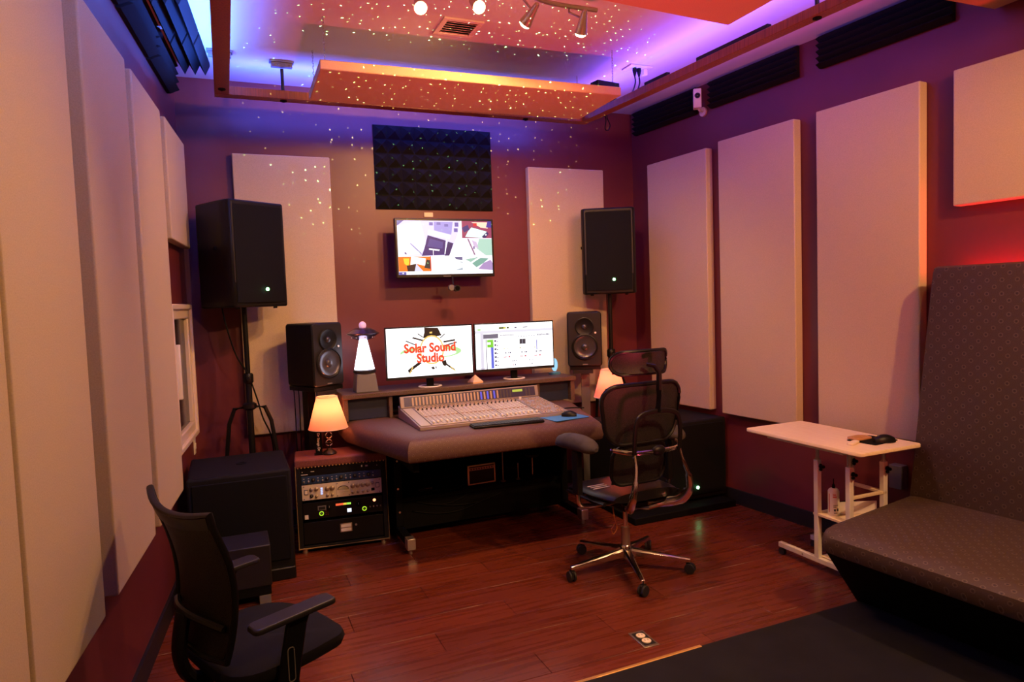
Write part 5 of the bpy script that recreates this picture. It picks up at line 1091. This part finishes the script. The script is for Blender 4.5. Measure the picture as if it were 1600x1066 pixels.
# headrest
mb = MB(); mb.tube([(0, -0.33, 0.98), (0, -0.345, 1.10), (0.0, -0.345, 1.19), (-0.015, -0.33, 1.225), (-0.05, -0.305, 1.235)], [0.015, 0.014, 0.012, 0.011, 0.009], 8, sx=1.4); mb.build('headrest_post', 'black', ch)
hp = lambda x, z: (x-0.02, -0.265+2.2*x*x-1.2*(z-1.235)**2*3-0.05*(z-1.235), z)
out3 = rrect(0.37, 0.125, 0.055, 6, 0, 1.240)
mb = MB(); mb.tube([hp(x, z) for x, z in out3], 0.010, 8, closed=True); mb.build('headrest_frame', 'black', ch)
mb = MB(); mb.surf(lambda u, v: hp((u-0.5)*0.36, 1.183+v*0.114), 12, 6, 0.003); mb.build('headrest_mesh', 'mesh', ch)
# polished side arms of the back
for s_ in (-1, 1):
    mb = MB(); mb.tube(catmull([(s_*0.150, -0.315, 0.765), (s_*0.155, -0.335, 0.70), (s_*0.175, -0.355, 0.62), (s_*0.185, -0.345, 0.54), (s_*0.165, -0.285, 0.465), (s_*0.10, -0.15, 0.425), (s_*0.05, -0.03, 0.41)], 6), [0.013]*6+[0.016]*6+[0.025]*6+[0.031]*6+[0.027]*6+[0.020]*7, 10, sy=0.45); mb.build('back_arm', 'chrome', ch)
mb = MB(); mb.tube([(-0.12, -0.21, 0.435), (0, -0.22, 0.43), (0.12, -0.21, 0.435)], 0.014, 8); mb.build('rear_bar', 'chrome', ch)
# armrests
for s_ in (-1, 1):
    mb = MB(); mb.tube(catmull([(s_*0.06, 0.0, 0.415), (s_*0.22, 0.0, 0.42), (s_*0.30, 0.0, 0.435), (s_*0.315, 0.0, 0.49), (s_*0.315, 0.0, 0.56)], 5), 0.018, 10, sy=0.7); ab = mb.build('arm_bracket', 'chrome', ch)
    MB().bx(s_*0.315-0.018, s_*0.315+0.018, -0.03, 0.03, 0.50, 0.745).build('arm_post', 'black', ch, bevel=0.006)
    mb = MB(); rings = []
    for k in range(11):
        f = k/10; y_ = -0.17+0.34*f; e = math.sqrt(max(0.05, 1-(2*f-1)**4)); w_ = 0.060*e; hh = 0.052*e; zc = 0.775+0.016*math.sin(PI*f)
        rings.append([(s_*0.315+w_*math.cos(a), y_, zc+hh*(math.sin(a) if math.sin(a) > 0 else 0.75*math.sin(a))) for a in [2*PI*i/16 for i in range(16)]])
    mb.loft(rings); mb.build('arm_pad', mat('grey_arm_cover', (0.050, 0.043, 0.036), 0.8, noise=(20, (0.028, 0.024, 0.021)), bump=(200, 0.6)), ch, T=TR(s_*0.315, 0, 0) @ TR(rz=s_*R(-8)) @ TR(-s_*0.315, 0, 0))
mb = MB(); mb.tube(catmull([(-0.15, -0.10, 0.43), (-0.155, -0.12, 0.37), (-0.14, -0.12, 0.31), (-0.165, -0.12, 0.28), (-0.175, -0.12, 0.31), (-0.15, -0.12, 0.34)], 6), 0.003, 5); mb.build('pull_cord', 'cableo', ch, label='thin orange cord hanging under the seat')
# striped cloth showing on the seat
for k in range(3):
    MB().box((-0.17, -0.02+0.03*k, 0.519+0.0*k), (0.11, 0.009, 0.003)).build('seat_stripe', 'whitepr', ch)

# ================================================================ near office chair at the left
c2 = thing('office_chair', 'low backed black mesh office chair with flat armrests, in the left foreground', 'chair', (0.03, 2.485, 0), R(-67))
star_base(c2, 20, 0.30, 'black')
MB().cyl((0, 0, 0.14), (0, 0, 0.39), 0.025, n=16).build('gas_cylinder', 'black', c2)
MB().bx(-0.12, 0.12, -0.14, 0.14, 0.385, 0.425).build('mechanism', 'black', c2, bevel=0.008)
mb = MB(); pr = []
for k in range(28):
    a = 2*PI*k/28; cx_, sy_ = math.cos(a), math.sin(a); e = 0.5
    x_ = 0.25*math.copysign(abs(cx_)**e, cx_); y_ = 0.24*math.copysign(abs(sy_)**(e if sy_ < 0 else 0.75), sy_)*(0.85 if sy_ < 0 else 1.12)+0.015; pr.append((x_*(1-0.08*max(0, y_)/0.25), y_))
mb.loft([[(x*s_, y_*s_, z-0.25*max(0, y_-0.12)**2*4) for x, y_ in pr] for s_, z in ((0.86, 0.418), (0.97, 0.428), (1.0, 0.448), (0.98, 0.468), (0.90, 0.482), (0.5, 0.486), (0.05, 0.485))]); mb.build('seat', 'fabricblk', c2)
def b2(x, z): 
    f = (z-0.50)/0.5; return (x, -0.210+0.03*math.sin(PI*min(1, max(0, f*1.1)))-0.055*f*f+0.7*x*x, z)
def hw(z): f = (z-0.50)/0.5; return 0.20+0.05*min(1, f*1.4)
ztop = lambda x: 0.975+0.45*x*x
mb = MB(); mb.surf(lambda u, v: b2((2*u-1)*hw(0.52+v*0.45)*(1-0.10*(1-v)**6), 0.52+v*(ztop((2*u-1)*0.25)-0.52)), 14, 14, 0.004); mb.build('back_mesh', 'meshd', c2)
ol = []
for k in range(13): z = 0.52+k/12*(ztop(0.25)-0.52); ol.append(b2(-hw(z), z))
for k in range(1, 12): x = -0.25+0.50*k/12; ol.append(b2(x, ztop(x)))
for k in range(12, -1, -1): z = 0.52+k/12*(ztop(0.25)-0.52); ol.append(b2(hw(z), z))
for k in range(1, 6): x = 0.17-0.34*k/6; ol.append(b2(x, 0.515))
mb = MB(); mb.tube(ol, 0.012, 8, closed=True, sy=0.75); mb.build('back_frame', 'black', c2)
mb = MB(); mb.surf(lambda u, v: tuple(Vector(b2((2*u-1)*0.242, ztop((2*u-1)*0.242)-0.045+v*0.045))+Vector((0, -0.008, 0))), 12, 2, 0.012); mb.build('top_rail', 'black', c2)
mb = MB(); mb.tube(catmull([(0, -0.08, 0.40), (0, -0.20, 0.41), (0, -0.245, 0.50), (0, -0.225, 0.64)], 5), 0.022, 8, sx=1.6); mb.build('spine', 'black', c2)
mb = MB(); mb.tube(catmull([(-0.19, -0.175, 0.62), (-0.08, -0.212, 0.635), (0.0, -0.222, 0.64), (0.08, -0.212, 0.635), (0.19, -0.175, 0.62)], 4), 0.012, 8); mb.build('cross_bar', 'black', c2)
for s_ in (-1, 1):
    mb = MB(); mb.loft([[(s_*0.270+dx, y_, z) for dx, y_ in ((-0.010, -0.035+sh_), (0.010, -0.035+sh_), (0.010, 0.035+sh_), (-0.010, 0.035+sh_))] for z, sh_ in ((0.40, -0.02), (0.50, 0.0), (0.59, 0.02), (0.625, 0.035))]); mb.build('arm_post', 'black', c2, bevel=0.005)
    MB().bx(min(s_*0.10, s_*0.278), max(s_*0.10, s_*0.278), -0.06, 0.02, 0.392, 0.412).build('arm_bracket', 'black', c2, bevel=0.004)
    mb = MB(); sl = rrect(0.022, 0.11, 0.010, 4, 0, 0); mb.tube([(s_*0.2815, x-0.008, z+0.475) for x, z in sl], 0.002, 5, closed=True); mb.build('slot_rim', 'grey', c2)
    MB().bx(s_*0.281-0.001, s_*0.281+0.001, -0.016, 0.001, 0.425, 0.525).build('slot', 'blackm', c2)
    mb = MB(); ap = rrect(0.075, 0.28, 0.020, 4, s_*0.272, 0.01)
    mb.loft([[(x, y_, z+0.05*(y_+0.12)-0.3*(y_-0.0)**2) for x, y_ in ap] for z in (0.622, 0.634)]+[[(s_*0.272+(x-s_*0.272)*0.9, y_*0.97, 0.640+0.05*(y_+0.12)-0.3*(y_-0.0)**2) for x, y_ in ap]]); mb.build('arm_pad', 'dgrey', c2, bevel=0.003)

# ================================================================ white laptop table
tb = thing('laptop_table', 'white wheeled laptop table with pale maple top beside the banquette', 'table', (3.15, 2.905, 0), R(0.5))
mb = MB(); rr_ = rrect(0.46, 0.83, 0.025, 4); mb.loft([[(x*f, y_*f2, z) for x, y_ in rr_] for f, f2, z in ((0.985, 0.99, 0.742), (1, 1, 0.746), (1, 1, 0.760), (0.99, 0.995, 0.763))]); mb.build('table_top', 'maple', tb)
mb = MB(); mb.bx(-0.19, -0.15, -0.27, 0.27, 0.722, 0.742); mb.bx(0.13, 0.17, -0.27, 0.27, 0.722, 0.742); mb.bx(-0.15, 0.13, -0.03, 0.01, 0.722, 0.742); mb.build('under_frame', 'white', tb, bevel=0.002)
for x_ in (-0.10, 0.16):
    ft_ = MB().bx(x_-0.014, x_+0.014, -0.27, 0.27, 0.045, 0.075).build('foot_bar', 'white', tb, bevel=0.003)
    for y_ in (-0.25, 0.25):
        k = MB(); k.cyl((x_-0.012, y_, 0.021), (x_+0.012, y_, 0.021), 0.021, n=16); k.cyl((x_, y_, 0.02), (x_, y_, 0.048), 0.006, n=8); k.build('caster', 'rubber', ft_)
    for y_ in (0.08, -0.26+0.02): MB().cyl((x_-0.0145, y_, 0.06), (x_-0.017, y_, 0.06), 0.005, n=8).build('screw', 'nickel', ft_)
    for y_ in (-0.02, -0.235):
        MB().bx(x_-0.015, x_+0.015, y_-0.015, y_+0.015, 0.075, 0.64).build('post', 'white', tb, bevel=0.003)
        p = MB(); p.cyl((x_, y_, 0.62), (x_, y_, 0.742), 0.010, n=12); p.lathe([(0.014, 0.635), (0.014, 0.645), (0.010, 0.646)], (x_, y_, 0), 12); ip = p.build('inner_post', 'silver', tb)
        k = MB(); k.cyl((x_+0.0, y_-0.014, 0.60), (x_+0.0, y_-0.026, 0.60), 0.006, n=8)
        for q in range(3): k.ball((x_+0.013*math.cos(2.1*q), y_-0.030, 0.60+0.013*math.sin(2.1*q)), 0.010, 8)
        k.build('clamp_knob', 'blackm', tb)
mb = MB(); mb.bx(-0.115, 0.175, -0.25, 0.0, 0.318, 0.332); mb.build('shelf', 'maple', tb, bevel=0.002)
mb = MB(); mb.bx(-0.10, 0.16, -0.245, -0.225, 0.46, 0.475); mb.bx(0.145, 0.175, -0.25, 0.0, 0.46, 0.475); mb.build('upper_rail', 'maple', tb, bevel=0.002)
MB().bx(-0.09, 0.15, -0.25, -0.03, 0.078, 0.086).build('bottom_shelf', 'maple', tb, bevel=0.002)
TT = wm(tb)
def onT(x, y_, z): return tuple(TT @ Vector((x, y_, z)))
def ztop_(p, s_=0): return p
t = thing('spray_can', 'white spray can with red and black print on the lower shelf of the laptop table', 'can', onT(-0.055, -0.09, 0.332))
mb = MB(); mb.lathe([(0.001, 0), (0.029, 0), (0.030, 0.004), (0.030, 0.135), (0.026, 0.145), (0.018, 0.152), (0.001, 0.153)], n=28); mb.build('body', 'white', t)
mb = MB(); mb.lathe([(0.008, 0.152), (0.008, 0.170), (0.003, 0.178), (0.0025, 0.205), (0.0005, 0.206)], n=12); mb.build('nozzle', 'blackm', t)
def wrap(mb, a0, a1, z0, z1, r=0.0304):
    mb.loft([[(r*math.cos(a), r*math.sin(a), z) for a in [R(a0+(a1-a0)*i/6) for i in range(7)]] for z in (z0, z1)], cap=False, closed=False)
mb = MB(); wrap(mb, 215, 255, 0.105, 0.112); wrap(mb, 215, 245, 0.118, 0.124); wrap(mb, 170, 182, 0.02, 0.125); mb.build('red_print', 'redpr', t)
mb = MB(); wrap(mb, 225, 245, 0.028, 0.040); wrap(mb, 255, 275, 0.028, 0.044); wrap(mb, 220, 250, 0.05, 0.054); wrap(mb, 220, 270, 0.06, 0.063); wrap(mb, 225, 262, 0.016, 0.020); mb.build('black_print', 'dkprint', t)
mb = MB().bx(-0.14, 0.12, -0.002, 0.002, 0, 0.07); o = solo(mb, 'paper_leaflet', 'paper', 'folded white leaflet standing on the shelf of the laptop table', 'paper', onT(0.055, -0.14, 0.334), R(-22))
solo(MB().bx(-0.07, 0.07, -0.035, 0.035, 0, 0.045), 'small_case', 'blackm', 'small black case on the shelf of the laptop table behind the spray can', 'case', onT(0.08, -0.065, 0.333), R(4), bevel=0.008)
rnd = random.Random(11); 
for q in range(1):
    pts = []; 
    for k in range(70):
        a = k*0.85+q; r_ = 0.03+0.05*rnd.random(); pts.append(Vector(onT(-0.005+r_*1.0*math.cos(a), -0.14+0.075*math.sin(a*0.9+q)*rnd.uniform(0.6, 1), 0.093+0.055*abs(math.sin(a*1.3))*rnd.random()+q*0.004)))
    m = MB(); m.tube(catmull(pts, 4), 0.0035, 5)
    soloW(m, 'cable', 'cable', 'tangle of black cables on the bottom shelf of the laptop table', 'cable')
solo(MB().prism(rrect(0.21, 0.17, 0.012, 3), 0, 0.003), 'mouse_pad', 'blackm', 'black mouse pad on the maple top of the laptop table', 'mouse pad', onT(0.085, -0.225, 0.763), R(8))
mouse(onT(0.095, -0.29, 0.766), R(70), 'black computer mouse on the laptop table beside the banquette', 1.1)
t = thing('amber_tray', 'flat amber wooden piece lying on the black mouse pad of the laptop table', 'tray', onT(0.060, -0.165, 0.766), R(5))
MB().prism(rrect(0.13, 0.085, 0.03, 5), 0, 0.010).build('body', 'skin', t, bevel=0.002)
MB().prism(rrect(0.10, 0.055, 0.02, 5), 0.010, 0.012).build('inlay', 'gold', t)
solo(MB().prism(rrect(0.10, 0.035, 0.014, 4), 0, 0.014), 'cream_lighter', 'cream2', 'small flat translucent cream piece on the laptop table in front of the mouse pad', 'small box', onT(-0.07, -0.235, 0.763), R(20), bevel=0.004)

# ================================================================ banquette
bq = thing('banquette', 'brown ring patterned banquette with tall back and overhanging seat at the right', 'sofa', (WR(2.53)-0.02, 2.53, 0), WA)
# local: x to the wall (0 = wall face), y along the wall towards the back, seat runs to negative y
BL = 1.75
mb = MB(); pr = [(-0.20, 0.345), (-1.00, 0.325), (-1.035, 0.338), (-1.052, 0.375), (-1.045, 0.42), (-1.015, 0.447), (-0.95, 0.458), (-0.20, 0.465)]
ys = [0.0, -0.012, -0.04, -0.1, -0.8, -BL]
rings = []
for k, y_ in enumerate(ys):
    s_ = (0.93, 0.975, 0.995, 1, 1, 1)[k]; rings.append([(-0.62+(x+0.62)*s_, y_, 0.395+(z-0.395)*(0.6, 0.85, 0.97, 1, 1, 1)[k]) for x, z in pr])
# the end of the seat runs slightly askew, away from the camera at the wall
rings = [[(x, y_+(x+1.05)*0.10*max(0, 1+y_/0.8), z) for x, y_, z in r] for r in rings]
mb.loft(rings); mb.build('seat', 'ups', bq)
mb = MB(); rings = []
bk = [(-0.03, 0.10), (-0.215, 0.10), (-0.225, 0.47), (-0.19, 1.655), (-0.18, 1.69), (-0.15, 1.70), (-0.05, 1.70), (-0.03, 1.68)]
mb.loft([[(-0.12+(x+0.12)*s_, y_+dy*(z/1.7), z) for x, z in bk] for y_, s_, dy in ((0.11, 0.92, -0.145), (0.10, 1, -0.145), (-BL, 1, 0))]); mb.build('backrest', 'upb', bq)
mb = MB(); mb.loft([[(x, y_+0.0, z) for x, z in ((-0.22, 0.0), (-0.72, 0.0), (-0.985, 0.345), (-0.22, 0.345))] for y_ in (0.035, -BL)]); mb.build('base', 'blackm', bq, bevel=0.004)
MB().bx(-0.028, -0.016, -BL, -0.10, 1.585, 1.597).build('light_strip', 'ledred', bq)
solo(MB().bx(-0.06, 0.0, -0.04, 0.04, 0, 0.14), 'wall_box', 'grey', 'small grey box on the wall low between the laptop table and the banquette', 'box', (WR(2.80)-0.002, 2.80, 0.42), WA, bevel=0.005)
